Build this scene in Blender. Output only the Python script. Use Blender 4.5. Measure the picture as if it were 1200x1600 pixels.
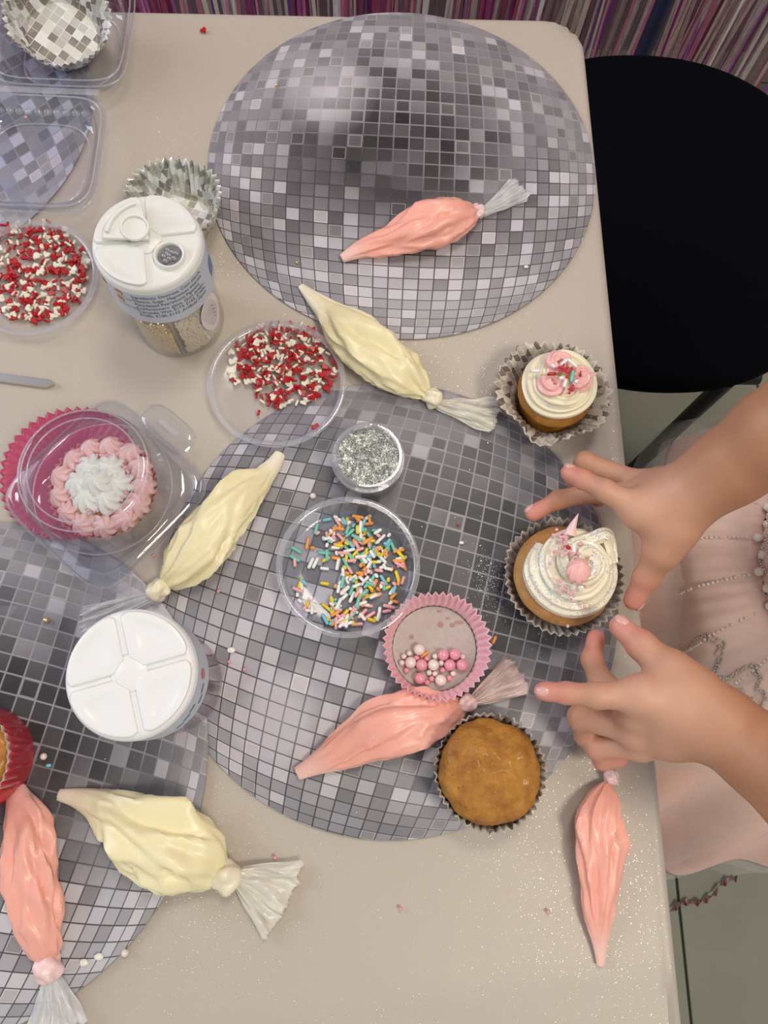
import bpy, math, random
import numpy as np
from mathutils import Vector, Matrix, noise as mnoise

for o in list(bpy.data.objects):
    bpy.data.objects.remove(o, do_unlink=True)
SC = bpy.context.scene
COL = SC.collection
PI = math.pi
random.seed(7)

# ------------------------------------------------------------------ camera
T = 0.74                      # height of the table top above the floor
CAMH = 0.55                   # phone held this far above the table
FPX = 1184.0                  # focal length in pixels of the 1200x1600 frame
ROT = np.array([[0.99951208, 0.0, -0.03123475],
                [-0.00845285, 0.96268536, -0.27049111],
                [0.03006924, 0.27062315, 0.96221565]])
cam = bpy.data.objects.new('camera', bpy.data.cameras.new('camera'))
COL.objects.link(cam)
cam.data.sensor_fit = 'HORIZONTAL'
cam.data.sensor_width = 36.0
cam.data.lens = FPX / 1200.0 * 36.0
cam.data.clip_start = 0.01
cam.matrix_world = Matrix.Translation((0, 0, T + CAMH)) @ Matrix(ROT.tolist()).to_4x4()
SC.camera = cam


def W(px, py, h=0.0):
    """Point of the place, h metres above the table top, seen at photo pixel (px, py)."""
    v = ROT @ np.array([px - 600.0, 800.0 - py, -FPX])
    t = (CAMH - h) / -v[2]
    return Vector((v[0] * t, v[1] * t, T + h))


# ------------------------------------------------------------------ world, lights, exposure
world = bpy.data.worlds.new('room_light')
SC.world = world
world.use_nodes = True
bg = world.node_tree.nodes['Background']
bg.inputs[0].default_value = (0.93, 0.94, 1.0, 1)
bg.inputs[1].default_value = 0.50


def area(name, loc, target, size, power, color, size_y=None):
    l = bpy.data.lights.new(name, 'AREA')
    l.energy = power
    l.color = color
    l.size = size
    if size_y:
        l.shape = 'RECTANGLE'
        l.size_y = size_y
    o = bpy.data.objects.new(name, l)
    COL.objects.link(o)
    o.location = loc
    o.rotation_euler = (Vector(target) - Vector(loc)).to_track_quat('-Z', 'Y').to_euler()
    return o


area('window_daylight', (-2.3, 1.1, T + 1.35), (0, 0.25, T), 1.3, 40, (0.84, 0.90, 1.0), 1.5)
area('ceiling_lamp', (0.80, -0.55, T + 1.85), (0.1, 0.2, T), 0.45, 21, (1.0, 0.90, 0.74), 0.45)
area('ceiling_lamp', (0.25, 0.80, T + 1.85), (0.1, 0.4, T), 0.45, 12, (1.0, 0.92, 0.80), 0.45)

SC.view_settings.view_transform = 'Standard'
SC.view_settings.look = 'None'
SC.view_settings.gamma = 1.0
SC.view_settings.use_curve_mapping = False
SC.view_settings.exposure = -0.28
SC.cycles.transparent_max_bounces = 32
SC.cycles.max_bounces = 10

# ------------------------------------------------------------------ node helpers


class NT:
    def __init__(self, name):
        self.m = bpy.data.materials.new(name)
        self.m.use_nodes = True
        self.t = self.m.node_tree
        self.n = self.t.nodes
        self.b = self.n['Principled BSDF']
        self.out = self.n['Material Output']

    def new(self, typ, **kw):
        nd = self.n.new(typ)
        for k, v in kw.items():
            setattr(nd, k, v)
        return nd

    def put(self, sock, v):
        if isinstance(v, bpy.types.NodeSocket):
            self.t.links.new(v, sock)
        else:
            sock.default_value = v

    def M(self, op, a, b=None, c=None, clamp=False):
        nd = self.new('ShaderNodeMath', operation=op, use_clamp=clamp)
        self.put(nd.inputs[0], a)
        if b is not None:
            self.put(nd.inputs[1], b)
        if c is not None:
            self.put(nd.inputs[2], c)
        return nd.outputs[0]

    def V(self, op, a, b=None, scale=None):
        nd = self.new('ShaderNodeVectorMath', operation=op)
        self.put(nd.inputs[0], a)
        if b is not None:
            self.put(nd.inputs[1], b)
        if scale is not None:
            self.put(nd.inputs['Scale'], scale)
        return nd.outputs['Value' if op in ('LENGTH', 'DISTANCE', 'DOT_PRODUCT') else 'Vector']

    def xyz(self, v):
        nd = self.new('ShaderNodeSeparateXYZ')
        self.put(nd.inputs[0], v)
        return nd.outputs

    def comb(self, x, y, z=0.0):
        nd = self.new('ShaderNodeCombineXYZ')
        for s, v in zip(nd.inputs, (x, y, z)):
            self.put(s, v)
        return nd.outputs[0]

    def noise(self, vec, scale, detail=3.0, rough=0.5):
        nd = self.new('ShaderNodeTexNoise')
        if vec is not None:
            self.put(nd.inputs['Vector'], vec)
        nd.inputs['Scale'].default_value = scale
        nd.inputs['Detail'].default_value = detail
        nd.inputs['Roughness'].default_value = rough
        return nd.outputs['Fac']

    def white(self, vec):
        nd = self.new('ShaderNodeTexWhiteNoise', noise_dimensions='3D')
        self.put(nd.inputs['Vector'], vec)
        return nd.outputs['Value']

    def ramp(self, fac, stops, interp='LINEAR'):
        nd = self.new('ShaderNodeValToRGB')
        nd.color_ramp.interpolation = interp
        e = nd.color_ramp.elements
        while len(e) < len(stops):
            e.new(0.5)
        for el, (p, c) in zip(e, stops):
            el.position = p
            el.color = (c, c, c, 1) if isinstance(c, (int, float)) else (*c, 1)
        self.put(nd.inputs[0], fac)
        return nd.outputs[0]

    def mix(self, fac, a, b, typ='MIX'):
        nd = self.new('ShaderNodeMix', data_type='RGBA', blend_type=typ)
        self.put(nd.inputs[0], fac)
        for s, v in ((nd.inputs[6], a), (nd.inputs[7], b)):
            if isinstance(v, (tuple, list)) and len(v) == 3:
                v = (*v, 1)
            self.put(s, v)
        return nd.outputs[2]

    def bump(self, height, strength=0.3, dist=0.001):
        nd = self.new('ShaderNodeBump')
        nd.inputs['Strength'].default_value = strength
        nd.inputs['Distance'].default_value = dist
        self.put(nd.inputs['Height'], height)
        self.put(self.b.inputs['Normal'], nd.outputs[0])
        return nd.outputs[0]

    def coords(self, which='Object'):
        return self.new('ShaderNodeTexCoord').outputs[which]

    def set(self, **kw):
        names = dict(color='Base Color', rough='Roughness', metal='Metallic', sss='Subsurface Weight', sssr='Subsurface Radius',
                     ssss='Subsurface Scale', coat='Coat Weight', coatr='Coat Roughness', sheen='Sheen Weight', spec='Specular IOR Level',
                     trans='Transmission Weight', ior='IOR', alpha='Alpha')
        for k, v in kw.items():
            if isinstance(v, (tuple, list)) and k == 'color' and len(v) == 3:
                v = (*v, 1)
            self.put(self.b.inputs[names[k]], v)
        return self


def plain(name, color, rough=0.5, vary=0.12, scale=40.0, bump=0.0, bscale=200.0, bdist=0.0005, **kw):
    n = NT(name)
    co = n.coords()
    f = n.noise(co, scale)
    dark = tuple(c * (1 - vary) for c in color)
    light = tuple(min(1, c * (1 + vary * 0.6)) for c in color)
    n.set(color=n.mix(f, dark, light), rough=rough, **kw)
    if bump:
        n.bump(n.noise(co, bscale), bump, bdist)
    return n.m


def clear(name, tint=(0.97, 0.98, 1.0), gloss=1.0, haze=0.0, hazecol=(0.9, 0.9, 0.95), rough=0.05):
    """Thin clear plastic film: passes light, reflects by Fresnel, optional milky haze."""
    n = NT(name)
    tr = n.new('ShaderNodeBsdfTransparent')
    tr.inputs[0].default_value = (*tint, 1)
    gl = n.new('ShaderNodeBsdfGlossy')
    gl.inputs['Roughness'].default_value = rough
    ge = n.new('ShaderNodeNewGeometry')
    cosi = n.M('ABSOLUTE', n.V('DOT_PRODUCT', ge.outputs['Incoming'], ge.outputs['Normal']))
    fr = n.M('ADD', 0.045, n.M('MULTIPLY', n.M('POWER', n.M('SUBTRACT', 1.0, cosi, clamp=True), 4.0), 0.75))
    bp = n.new('ShaderNodeBump')
    bp.inputs['Strength'].default_value = 0.12
    bp.inputs['Distance'].default_value = 0.002
    n.put(bp.inputs['Height'], n.noise(n.coords(), 60.0))
    n.put(gl.inputs['Normal'], bp.outputs[0])
    mx = n.new('ShaderNodeMixShader')
    n.put(mx.inputs[0], n.M('MULTIPLY', fr, gloss, clamp=True))
    n.put(mx.inputs[1], tr.outputs[0])
    n.put(mx.inputs[2], gl.outputs[0])
    res = mx.outputs[0]
    if haze > 0:
        df = n.new('ShaderNodeBsdfDiffuse')
        df.inputs[0].default_value = (*hazecol, 1)
        tl = n.new('ShaderNodeBsdfTranslucent')
        tl.inputs[0].default_value = (*hazecol, 1)
        m2 = n.new('ShaderNodeMixShader')
        m2.inputs[0].default_value = 0.5
        n.put(m2.inputs[1], df.outputs[0])
        n.put(m2.inputs[2], tl.outputs[0])
        m3 = n.new('ShaderNodeMixShader')
        m3.inputs[0].default_value = haze
        n.put(m3.inputs[1], res)
        n.put(m3.inputs[2], m2.outputs[0])
        res = m3.outputs[0]
    n.put(n.out.inputs[0], res)
    n.n.remove(n.b)
    return n.m


def film(name, color, opacity=0.6, stripe=(1, 1, 1), rough=0.25, scale=120.0):
    """Translucent plastic or tulle sheet, uneven in opacity."""
    n = NT(name)
    co = n.coords()
    f = n.noise(n.V('MULTIPLY', co, stripe), scale, 4.0)
    n.set(color=n.mix(f, tuple(c * 0.9 for c in color), color), rough=rough)
    n.put(n.b.inputs['Alpha'], n.M('ADD', n.M('MULTIPLY', f, 0.35), opacity - 0.17, clamp=True))
    return n.m


# ------------------------------------------------------------------ object helpers


def tag(o, label=None, cat=None, group=None, kind=None):
    if label:
        o['label'] = label
    if cat:
        o['category'] = cat
    if group:
        o['group'] = group
    if kind:
        o['kind'] = kind
    return o


def empty(name, loc, label, cat, group=None, rz=0.0):
    o = bpy.data.objects.new(name, None)
    COL.objects.link(o)
    o.location = loc
    o.rotation_euler = (0, 0, rz)
    o.empty_display_size = 0.02
    return tag(o, label, cat, group)


def make_mesh(name, verts, faces, smooth=True, uvs=None, cols=None):
    me = bpy.data.meshes.new(name)
    me.from_pydata([tuple(v) for v in verts], [], [tuple(f) for f in faces])
    if smooth:
        me.polygons.foreach_set('use_smooth', [True] * len(me.polygons))
        me.set_sharp_from_angle(angle=math.radians(48))
    if uvs is not None:
        ul = me.uv_layers.new(name='flat')
        idx = np.empty(len(me.loops), dtype=np.int32)
        me.loops.foreach_get('vertex_index', idx)
        ul.data.foreach_set('uv', np.asarray(uvs, dtype=np.float32)[idx].ravel())
    if cols is not None:
        ca = me.color_attributes.new('tint', 'FLOAT_COLOR', 'POINT')
        ca.data.foreach_set('color', np.asarray(cols, dtype=np.float32).ravel())
    me.update()
    return me


def link(name, me, m, parent=None, loc=None, rot=None):
    o = bpy.data.objects.new(name, me)
    COL.objects.link(o)
    if m is not None and not me.materials:
        me.materials.append(m)
    if parent is not None:
        o.parent = parent
    if loc is not None:
        o.location = loc
    if rot is not None:
        o.rotation_euler = rot
    return o


def obj(name, vf, m, parent=None, loc=None, rot=None, smooth=True, solid=0.0, cols=None):
    v, f = vf[0], vf[1]
    o = link(name, make_mesh(name, v, f, smooth, vf[2] if len(vf) > 2 else None, cols), m, parent, loc, rot)
    if solid:
        md = o.modifiers.new('thickness', 'SOLIDIFY')
        md.thickness = solid
        md.offset = 0
    return o


def merge(*vfs):
    V, F = [], []
    for vf in vfs:
        b = len(V)
        V += [tuple(p) for p in vf[0]]
        F += [tuple(i + b for i in f) for f in vf[1]]
    return V, F


def moved(vf, loc=(0, 0, 0), rz=0.0, mat=None):
    m = mat if mat is not None else Matrix.Translation(loc) @ Matrix.Rotation(rz, 4, 'Z')
    return [tuple(m @ Vector(p)) for p in vf[0]], vf[1]


def rings(ring_list, cap0=False, cap1=False, closed=True, loop=False):
    """Skin a list of equal-length rings."""
    n = len(ring_list[0])
    V = [tuple(p) for r in ring_list for p in r]
    F = []
    R = len(ring_list)
    for i in range(R if loop else R - 1):
        j = (i + 1) % R
        for k in range(n if closed else n - 1):
            l = (k + 1) % n
            F.append((i * n + k, i * n + l, j * n + l, j * n + k))
    if cap0:
        F.append(tuple(range(n - 1, -1, -1)))
    if cap1:
        F.append(tuple((R - 1) * n + k for k in range(n)))
    return V, F


def lathe(profile, n=64, loop=False, cap0=False, cap1=False):
    return rings([[(r * math.cos(2 * PI * k / n), r * math.sin(2 * PI * k / n), z) for k in range(n)] for r, z in profile],
                 cap0, cap1, True, loop)


def sq_ring(a, b, p, z, n=96, cx=0, cy=0):
    """superellipse ring: p=2 ellipse, larger p squarer"""
    out = []
    for k in range(n):
        t = 2 * PI * k / n
        c, s = math.cos(t), math.sin(t)
        rr = (abs(c) ** p + abs(s) ** p) ** (-1.0 / p)
        out.append((cx + a * rr * c, cy + b * rr * s, z))
    return out


def box(sx, sy, sz, bev=0.0, loc=(0, 0, 0)):
    x, y, z = sx / 2, sy / 2, sz / 2
    b = min(bev, x * .9, y * .9, z * .9)
    rl = []
    for inset, zz in ((b, -z), (0, -z + b), (0, z - b), (b, z)):
        X, Y = x - inset, y - inset
        rl.append([(X - b, -Y, zz), (X, -Y + b, zz), (X, Y - b, zz), (X - b, Y, zz), (-X + b, Y, zz), (-X, Y - b, zz), (-X, -Y + b, zz), (-X + b, -Y, zz)]
                  if b else [(X, -Y, zz), (X, Y, zz), (-X, Y, zz), (-X, -Y, zz)])
    if not b:
        rl = [rl[0], rl[-1]]
    v, f = rings(rl, True, True)
    return [(p[0] + loc[0], p[1] + loc[1], p[2] + loc[2]) for p in v], f


def frames(path):
    P = [Vector(p) for p in path]
    n = len(P)
    tang = [(P[min(i + 1, n - 1)] - P[max(i - 1, 0)]).normalized() for i in range(n)]
    up = Vector((0, 0, 1))
    if abs(tang[0].dot(up)) > 0.95:
        up = Vector((1, 0, 0))
    nrm = (up - tang[0] * up.dot(tang[0])).normalized()
    out = []
    for i in range(n):
        nrm = (nrm - tang[i] * nrm.dot(tang[i])).normalized()
        out.append((P[i], tang[i], nrm, tang[i].cross(nrm)))
    return out


def sweep(path, rad, n=12, lobes=0, depth=0.0, twist=0.0, cap=True, flat=1.0):
    fr = frames(path)
    R = []
    for i, (p, t, a, b) in enumerate(fr):
        s = i / (len(fr) - 1)
        r = rad(s) if callable(rad) else rad
        ring = []
        for k in range(n):
            th = 2 * PI * k / n
            rr = r * (1 + depth * math.cos(lobes * th + twist * s)) if lobes else r
            ring.append(p + a * (rr * math.cos(th) * flat) + b * (rr * math.sin(th)))
        R.append(ring)
    return rings(R, cap, cap)


def smooth_path(pts, n=60):
    """Catmull-Rom through points (tuples of any length)."""
    P = [np.array(p, dtype=float) for p in pts]
    P = [2 * P[0] - P[1]] + P + [2 * P[-1] - P[-2]]
    out = []
    segs = len(P) - 3
    for i in range(n):
        u = i / (n - 1) * segs
        k = min(int(u), segs - 1)
        t = u - k
        a, b, c, d = P[k:k + 4]
        out.append(0.5 * ((2 * b) + (-a + c) * t + (2 * a - 5 * b + 4 * c - d) * t * t + (-a + 3 * b - 3 * c + d) * t ** 3))
    return out


def sphere(r, nu=16, nv=10, sx=1, sy=1, sz=1):
    prof = [(max(1e-6, r * math.sin(PI * i / nv)), -r * math.cos(PI * i / nv)) for i in range(nv + 1)]
    v, f = lathe(prof, nu)
    return [(p[0] * sx, p[1] * sy, p[2] * sz) for p in v], f


def ss(a, b, x):
    t = max(0.0, min(1.0, (x - a) / (b - a)))
    return t * t * (3 - 2 * t)


def nz(x, y, z=0.0):
    return mnoise.noise(Vector((x, y, z)))


def clone(o, parent=None, label=None):
    c = o.copy()
    COL.objects.link(c)
    c.parent = parent
    for ch in o.children:
        clone(ch, c)
    if label:
        c['label'] = label
    return c


# ------------------------------------------------------------------ SDF surface nets (organic bodies)


class Field:
    def __init__(self, lo, hi, step):
        self.lo = np.array(lo, dtype=np.float32)
        self.step = step
        self.n = np.ceil((np.array(hi) - np.array(lo)) / step).astype(int) + 1
        self.F = np.full(self.n, 0.5, dtype=np.float32)

    def cone(self, a, b, ra, rb, k, F=None, squash=None):
        F = self.F if F is None else F
        a = np.array(a, dtype=np.float32)
        b = np.array(b, dtype=np.float32)
        m = max(ra, rb) * 1.15 + k + 3 * self.step
        i0 = np.clip(np.floor((np.minimum(a, b) - m - self.lo) / self.step).astype(int), 0, self.n)
        i1 = np.clip(np.ceil((np.maximum(a, b) + m - self.lo) / self.step).astype(int) + 1, 0, self.n)
        if np.any(i1 <= i0):
            return F
        ax = [self.lo[d] + np.arange(i0[d], i1[d], dtype=np.float32) * self.step for d in range(3)]
        X, Y, Z = np.meshgrid(*ax, indexing='ij', sparse=True)
        d = b - a
        L = float(d @ d) + 1e-12
        t = np.clip(((X - a[0]) * d[0] + (Y - a[1]) * d[1] + (Z - a[2]) * d[2]) / L, 0, 1)
        q = np.sqrt((X - a[0] - t * d[0]) ** 2 + (Y - a[1] - t * d[1]) ** 2 + (Z - a[2] - t * d[2]) ** 2) - (ra + t * (rb - ra))
        sl = tuple(slice(i0[i], i1[i]) for i in range(3))
        F[sl] = smin(F[sl], q, k)
        return F

    def blank(self):
        return np.full(self.n, 0.5, dtype=np.float32)

    def mesh(self):
        F = self.F
        n = self.n
        acc = np.zeros((n[0] - 1, n[1] - 1, n[2] - 1, 3), dtype=np.float32)
        cnt = np.zeros((n[0] - 1, n[1] - 1, n[2] - 1), dtype=np.float32)

        def corner(c):
            return F[c[0]:n[0] - 1 + c[0], c[1]:n[1] - 1 + c[1], c[2]:n[2] - 1 + c[2]]
        for ax in range(3):
            o1, o2 = [d for d in range(3) if d != ax]
            for u in (0, 1):
                for v in (0, 1):
                    a = [0, 0, 0]
                    a[o1], a[o2] = u, v
                    b = list(a)
                    b[ax] = 1
                    fa, fb = corner(a), corner(b)
                    m = (fa < 0) != (fb < 0)
                    t = np.where(m, fa / np.where(m, fa - fb, 1), 0)
                    acc[..., ax] += np.where(m, t, 0)
                    acc[..., o1] += m * u
                    acc[..., o2] += m * v
                    cnt += m
        act = cnt > 0
        idx = np.full(act.shape, -1, dtype=np.int64)
        idx[act] = np.arange(act.sum())
        cell = np.argwhere(act)
        V = self.lo + (cell + acc[act] / cnt[act][:, None]) * self.step
        Q = []
        S = F < 0
        for ax in range(3):
            o1, o2 = (ax + 1) % 3, (ax + 2) % 3
            s0 = [slice(None)] * 3
            s1 = [slice(None)] * 3
            s0[ax] = slice(0, n[ax] - 1)
            s1[ax] = slice(1, n[ax])
            ch = S[tuple(s0)] != S[tuple(s1)]
            e = np.argwhere(ch)
            e = e[(e[:, o1] > 0) & (e[:, o2] > 0) & (e[:, o1] < n[o1] - 1) & (e[:, o2] < n[o2] - 1)]
            inside = S[tuple(e.T)]

            def cid(d1, d2):
                c = e.copy()
                c[:, o1] += d1
                c[:, o2] += d2
                return idx[tuple(c.T)]
            q = np.stack([cid(-1, -1), cid(0, -1), cid(0, 0), cid(-1, 0)], 1)
            q[~inside] = q[~inside][:, ::-1]
            Q.append(q)
        Q = np.concatenate(Q)
        Q = Q[(Q >= 0).all(1)]
        return V.astype(float), Q


def smin(a, b, k):
    if k <= 0:
        return np.minimum(a, b)
    h = np.clip(0.5 + 0.5 * (b - a) / k, 0, 1)
    return b + (a - b) * h - k * h * (1 - h)


def laplace(V, Q, it=2, lam=0.5):
    E = np.concatenate([Q[:, [0, 1]], Q[:, [1, 2]], Q[:, [2, 3]], Q[:, [3, 0]]])
    E = np.concatenate([E, E[:, ::-1]])
    deg = np.bincount(E[:, 0], minlength=len(V)).astype(float)
    deg[deg == 0] = 1
    for _ in range(it):
        S = np.stack([np.bincount(E[:, 0], weights=V[E[:, 1], d], minlength=len(V)) for d in range(3)], 1) / deg[:, None]
        V = V + lam * (S - V)
    return V


# ------------------------------------------------------------------ materials
def mat_cloth():
    n = NT('champagne_satin')
    co = n.coords()
    weave = n.noise(n.V('MULTIPLY', co, (1.0, 3.0, 1.0)), 900.0, 2.0)
    broad = n.noise(co, 5.0, 2.0)
    vor = n.new('ShaderNodeTexVoronoi')
    n.put(vor.inputs['Vector'], co)
    vor.inputs['Scale'].default_value = 2300.0
    spark = n.M('GREATER_THAN', n.xyz(vor.outputs['Color'])[0], 0.972)
    dots = n.M('MULTIPLY', spark, n.M('LESS_THAN', vor.outputs['Distance'], 0.36))
    base = n.mix(broad, (0.485, 0.424, 0.354), (0.548, 0.484, 0.408))
    base = n.mix(n.M('MULTIPLY', weave, 0.25), base, (0.40, 0.35, 0.30))
    n.set(color=n.mix(dots, base, (0.80, 0.76, 0.69)), rough=n.M('SUBTRACT', 0.42, n.M('MULTIPLY', dots, 0.25)), metal=n.M('MULTIPLY', dots, 0.9), sheen=0.25)
    n.bump(n.M('ADD', weave, n.M('MULTIPLY', n.xyz(vor.outputs['Color'])[1], n.M('MULTIPLY', dots, 2.0))), 0.25, 0.0004)
    return n.m


def mat_disco(name, rot, seed, dark, light, R, ncell=24.6, cool=(0.47, 0.455, 0.50), gdir=(0, 1), shine=(0, -0.7, 0.6)):
    """Flat print of a mirror ball: square tiles bulged like a sphere, grey values per tile."""
    n = NT(name)
    co = n.coords()
    mp = n.new('ShaderNodeMapping')
    n.put(mp.inputs['Vector'], co)
    mp.inputs['Rotation'].default_value = (0, 0, rot)
    mp.inputs['Scale'].default_value = (1 / R, 1 / R, 0)
    v = mp.outputs[0]
    r = n.M('MAXIMUM', n.V('LENGTH', v), 0.0005)
    q = n.M('MULTIPLY', n.M('MINIMUM', r, 1.0), 0.93)
    k = n.M('DIVIDE', n.M('ARCSINE', q), q)
    p = n.V('SCALE', v, scale=n.M('MULTIPLY', k, ncell / 2))
    p = n.V('ADD', p, (seed * 3.3 + 100.37, seed * 1.7 + 100.21, 0))
    cell = n.V('FLOOR', p)
    fr = n.V('FRACTION', p)
    fx, fy, _ = n.xyz(fr)
    ex = n.M('ABSOLUTE', n.M('SUBTRACT', fx, 0.5))
    ey = n.M('ABSOLUTE', n.M('SUBTRACT', fy, 0.5))
    edge = n.M('MAXIMUM', ex, ey)
    w1 = n.white(n.V('ADD', cell, (seed, 0, 3.1)))
    w2 = n.white(n.V('ADD', cell, (0.5, seed, 9.7)))
    # printed light and dark zones of the ball
    dk = n.M('SUBTRACT', 1.0, n.M('DIVIDE', n.V('DISTANCE', v, (dark[0], dark[1], 0)), dark[2]), clamp=True)
    dk = n.M('MULTIPLY', dk, 1.45, clamp=True)
    lt = n.M('SUBTRACT', 1.0, n.M('DIVIDE', n.V('DISTANCE', v, (light[0], light[1], 0)), light[2]), clamp=True)
    zone = n.noise(v, 1.6, 1.0)
    val = n.ramp(w1, [(0.0, 0.11), (0.25, 0.19), (0.58, 0.29), (0.76, 0.38), (0.88, 0.58), (1.0, 0.74)])
    flatv = n.M('ADD', 0.26, n.M('MULTIPLY', zone, 0.16))
    rim = n.M('MULTIPLY', n.M('POWER', r, 3.0), 0.75)
    val = n.M('ADD', n.M('MULTIPLY', val, n.M('SUBTRACT', 1.0, n.M('MULTIPLY', rim, 0.55))), n.M('MULTIPLY', flatv, n.M('MULTIPLY', rim, 0.62)))
    val = n.M('MULTIPLY', val, n.M('SUBTRACT', 1.12, n.M('MULTIPLY', dk, 0.90)))
    val = n.M('ADD', val, n.M('MULTIPLY', lt, 0.38))
    sh = n.M('SUBTRACT', 1.0, n.M('DIVIDE', n.V('DISTANCE', v, (shine[0], shine[1], 0)), shine[2]), clamp=True)
    sh = n.M('MULTIPLY', sh, 1.5, clamp=True)
    val = n.M('ADD', n.M('MULTIPLY', val, n.M('ADD', 1.0, n.M('MULTIPLY', sh, 0.45))), n.M('MULTIPLY', sh, 0.03))
    val = n.M('MINIMUM', val, 0.66)
    # thin printed frame on some tiles
    frame = n.M('MULTIPLY', n.M('GREATER_THAN', edge, 0.40), n.M('GREATER_THAN', w2, 0.90))
    val = n.M('ADD', val, n.M('MULTIPLY', frame, 0.22))
    gx = n.M('ADD', 0.5, n.M('MULTIPLY', n.V('DOT_PRODUCT', v, (gdir[0], gdir[1], 0)), 0.5))
    gx = n.M('ADD', gx, n.M('MULTIPLY', n.M('SUBTRACT', n.noise(n.V('ADD', v, (seed, seed, 0)), 1.6, 1.0), 0.5), 0.7))
    gd = n.ramp(gx, [(0.38, 0.06), (0.66, 0.37)])
    grout = n.M('SUBTRACT', n.M('MULTIPLY', edge, 20.0), 8.70, clamp=True)
    gd2 = n.M('ADD', gd, n.M('MULTIPLY', lt, 0.25))
    val = n.M('ADD', n.M('MULTIPLY', val, n.M('SUBTRACT', 1.0, grout)), n.M('MULTIPLY', gd2, grout))
    g = n.comb(val, val, val)
    tint = n.mix(w2, cool, (0.50, 0.475, 0.49))
    colr = n.V('MULTIPLY', n.V('SCALE', g, scale=1.75), tint)
    n.set(color=colr, rough=0.42, spec=0.4)
    return n.m


def mat_discopaper(name, lo=(0.20, 0.17, 0.15), hi=(0.80, 0.78, 0.74), line=(0.9, 0.88, 0.84), cell=0.0062, metal=0.0, rot=0.5, grease=0.0):
    n = NT(name)
    uv = n.new('ShaderNodeUVMap')
    uv.uv_map = 'flat'
    mp = n.new('ShaderNodeMapping')
    n.put(mp.inputs['Vector'], uv.outputs[0])
    mp.inputs['Rotation'].default_value = (0, 0, rot)
    mp.inputs['Scale'].default_value = (1 / cell, 1 / cell, 0)
    p = n.V('ADD', mp.outputs[0], (50.3, 50.3, 0))
    c = n.V('FLOOR', p)
    fx, fy, _ = n.xyz(n.V('FRACTION', p))
    e = n.M('MAXIMUM', n.M('ABSOLUTE', n.M('SUBTRACT', fx, 0.5)), n.M('ABSOLUTE', n.M('SUBTRACT', fy, 0.5)))
    w = n.white(c)
    mid = tuple(a * .45 + b * .55 for a, b in zip(lo, hi))
    colr = n.ramp(w, [(0.0, lo), (0.3, lo), (0.32, mid), (0.6, mid), (0.62, hi), (1.0, hi)])
    colr = n.mix(n.M('SUBTRACT', n.M('MULTIPLY', e, 25.0), 11.3, clamp=True), colr, line)
    if grease:
        g = n.M('GREATER_THAN', n.noise(uv.outputs[0], 45.0), 0.5)
        colr = n.mix(n.M('MULTIPLY', g, grease), colr, (0.46, 0.44, 0.30))
    n.set(color=colr, rough=0.4 if not metal else 0.28, metal=metal)
    return n.m


def mat_cake(name, a=(0.31, 0.105, 0.008), b=(0.60, 0.285, 0.036)):
    n = NT(name)
    co = n.coords()
    f = n.ramp(n.noise(co, 60.0, 6.0, 0.68), [(0.32, 0.0), (0.68, 1.0)])
    sp = n.M('GREATER_THAN', n.noise(co, 260.0, 1.0), 0.74)
    colr = n.mix(f, a, b)
    colr = n.mix(n.M('MULTIPLY', sp, 0.7), colr, (0.16, 0.07, 0.02))
    n.set(color=colr, rough=0.42, sss=0.12, ssss=0.004, coat=0.12)
    n.bump(n.noise(co, 230.0, 6.0, 0.7), 0.75, 0.0025)
    return n.m


def mat_frost(name, color, sss=0.35):
    n = NT(name)
    co = n.coords()
    f = n.noise(co, 120.0, 3.0)
    n.set(color=n.mix(f, tuple(c * 0.93 for c in color), color), rough=0.36, sss=sss, ssss=0.004, coat=0.15)
    n.b.inputs['Subsurface Radius'].default_value = (1.0, 0.7, 0.4)
    n.bump(n.noise(co, 900.0, 3.0), 0.25, 0.0004)
    return n.m


def mat_bag(name, core, tip):
    """Piping bag film over frosting: glossy skin, embossed dots, paler towards the empty parts."""
    n = NT(name)
    co = n.coords()
    at = n.new('ShaderNodeAttribute')
    at.attribute_name = 'tint'
    x = n.xyz(at.outputs['Vector'])[0]
    f = n.noise(co, 45.0, 3.0)
    c = n.mix(n.M('MULTIPLY', f, 0.5), core, tuple(min(1, v * 1.12 + 0.03) for v in core))
    n.set(color=n.mix(x, c, tip), rough=0.40, sss=0.3, ssss=0.006, coat=0.30, coatr=0.22)
    n.b.inputs['Subsurface Radius'].default_value = (1.0, 0.5, 0.3)
    vor = n.new('ShaderNodeTexVoronoi')
    n.put(vor.inputs['Vector'], co)
    vor.inputs['Scale'].default_value = 750.0
    n.bump(n.M('ADD', n.noise(co, 160.0, 3.0), n.M('MULTIPLY', vor.outputs['Distance'], 0.25)), 0.32, 0.0009)
    return n.m


def mat_skin():
    n = NT('skin')
    co = n.coords()
    at = n.new('ShaderNodeAttribute')
    at.attribute_name = 'tint'
    x, y, _ = n.xyz(at.outputs['Vector'])
    f = n.noise(co, 60.0, 4.0)
    base = n.mix(f, (0.42, 0.195, 0.102), (0.49, 0.245, 0.138))
    palm = n.mix(y, base, (0.66, 0.38, 0.27))
    n.set(color=n.mix(x, palm, (0.74, 0.30, 0.25)), rough=0.5, sss=0.22, ssss=0.008)
    n.b.inputs['Subsurface Radius'].default_value = (1.0, 0.35, 0.2)
    n.bump(n.noise(co, 700.0, 3.0), 0.15, 0.0006)
    return n.m


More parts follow.
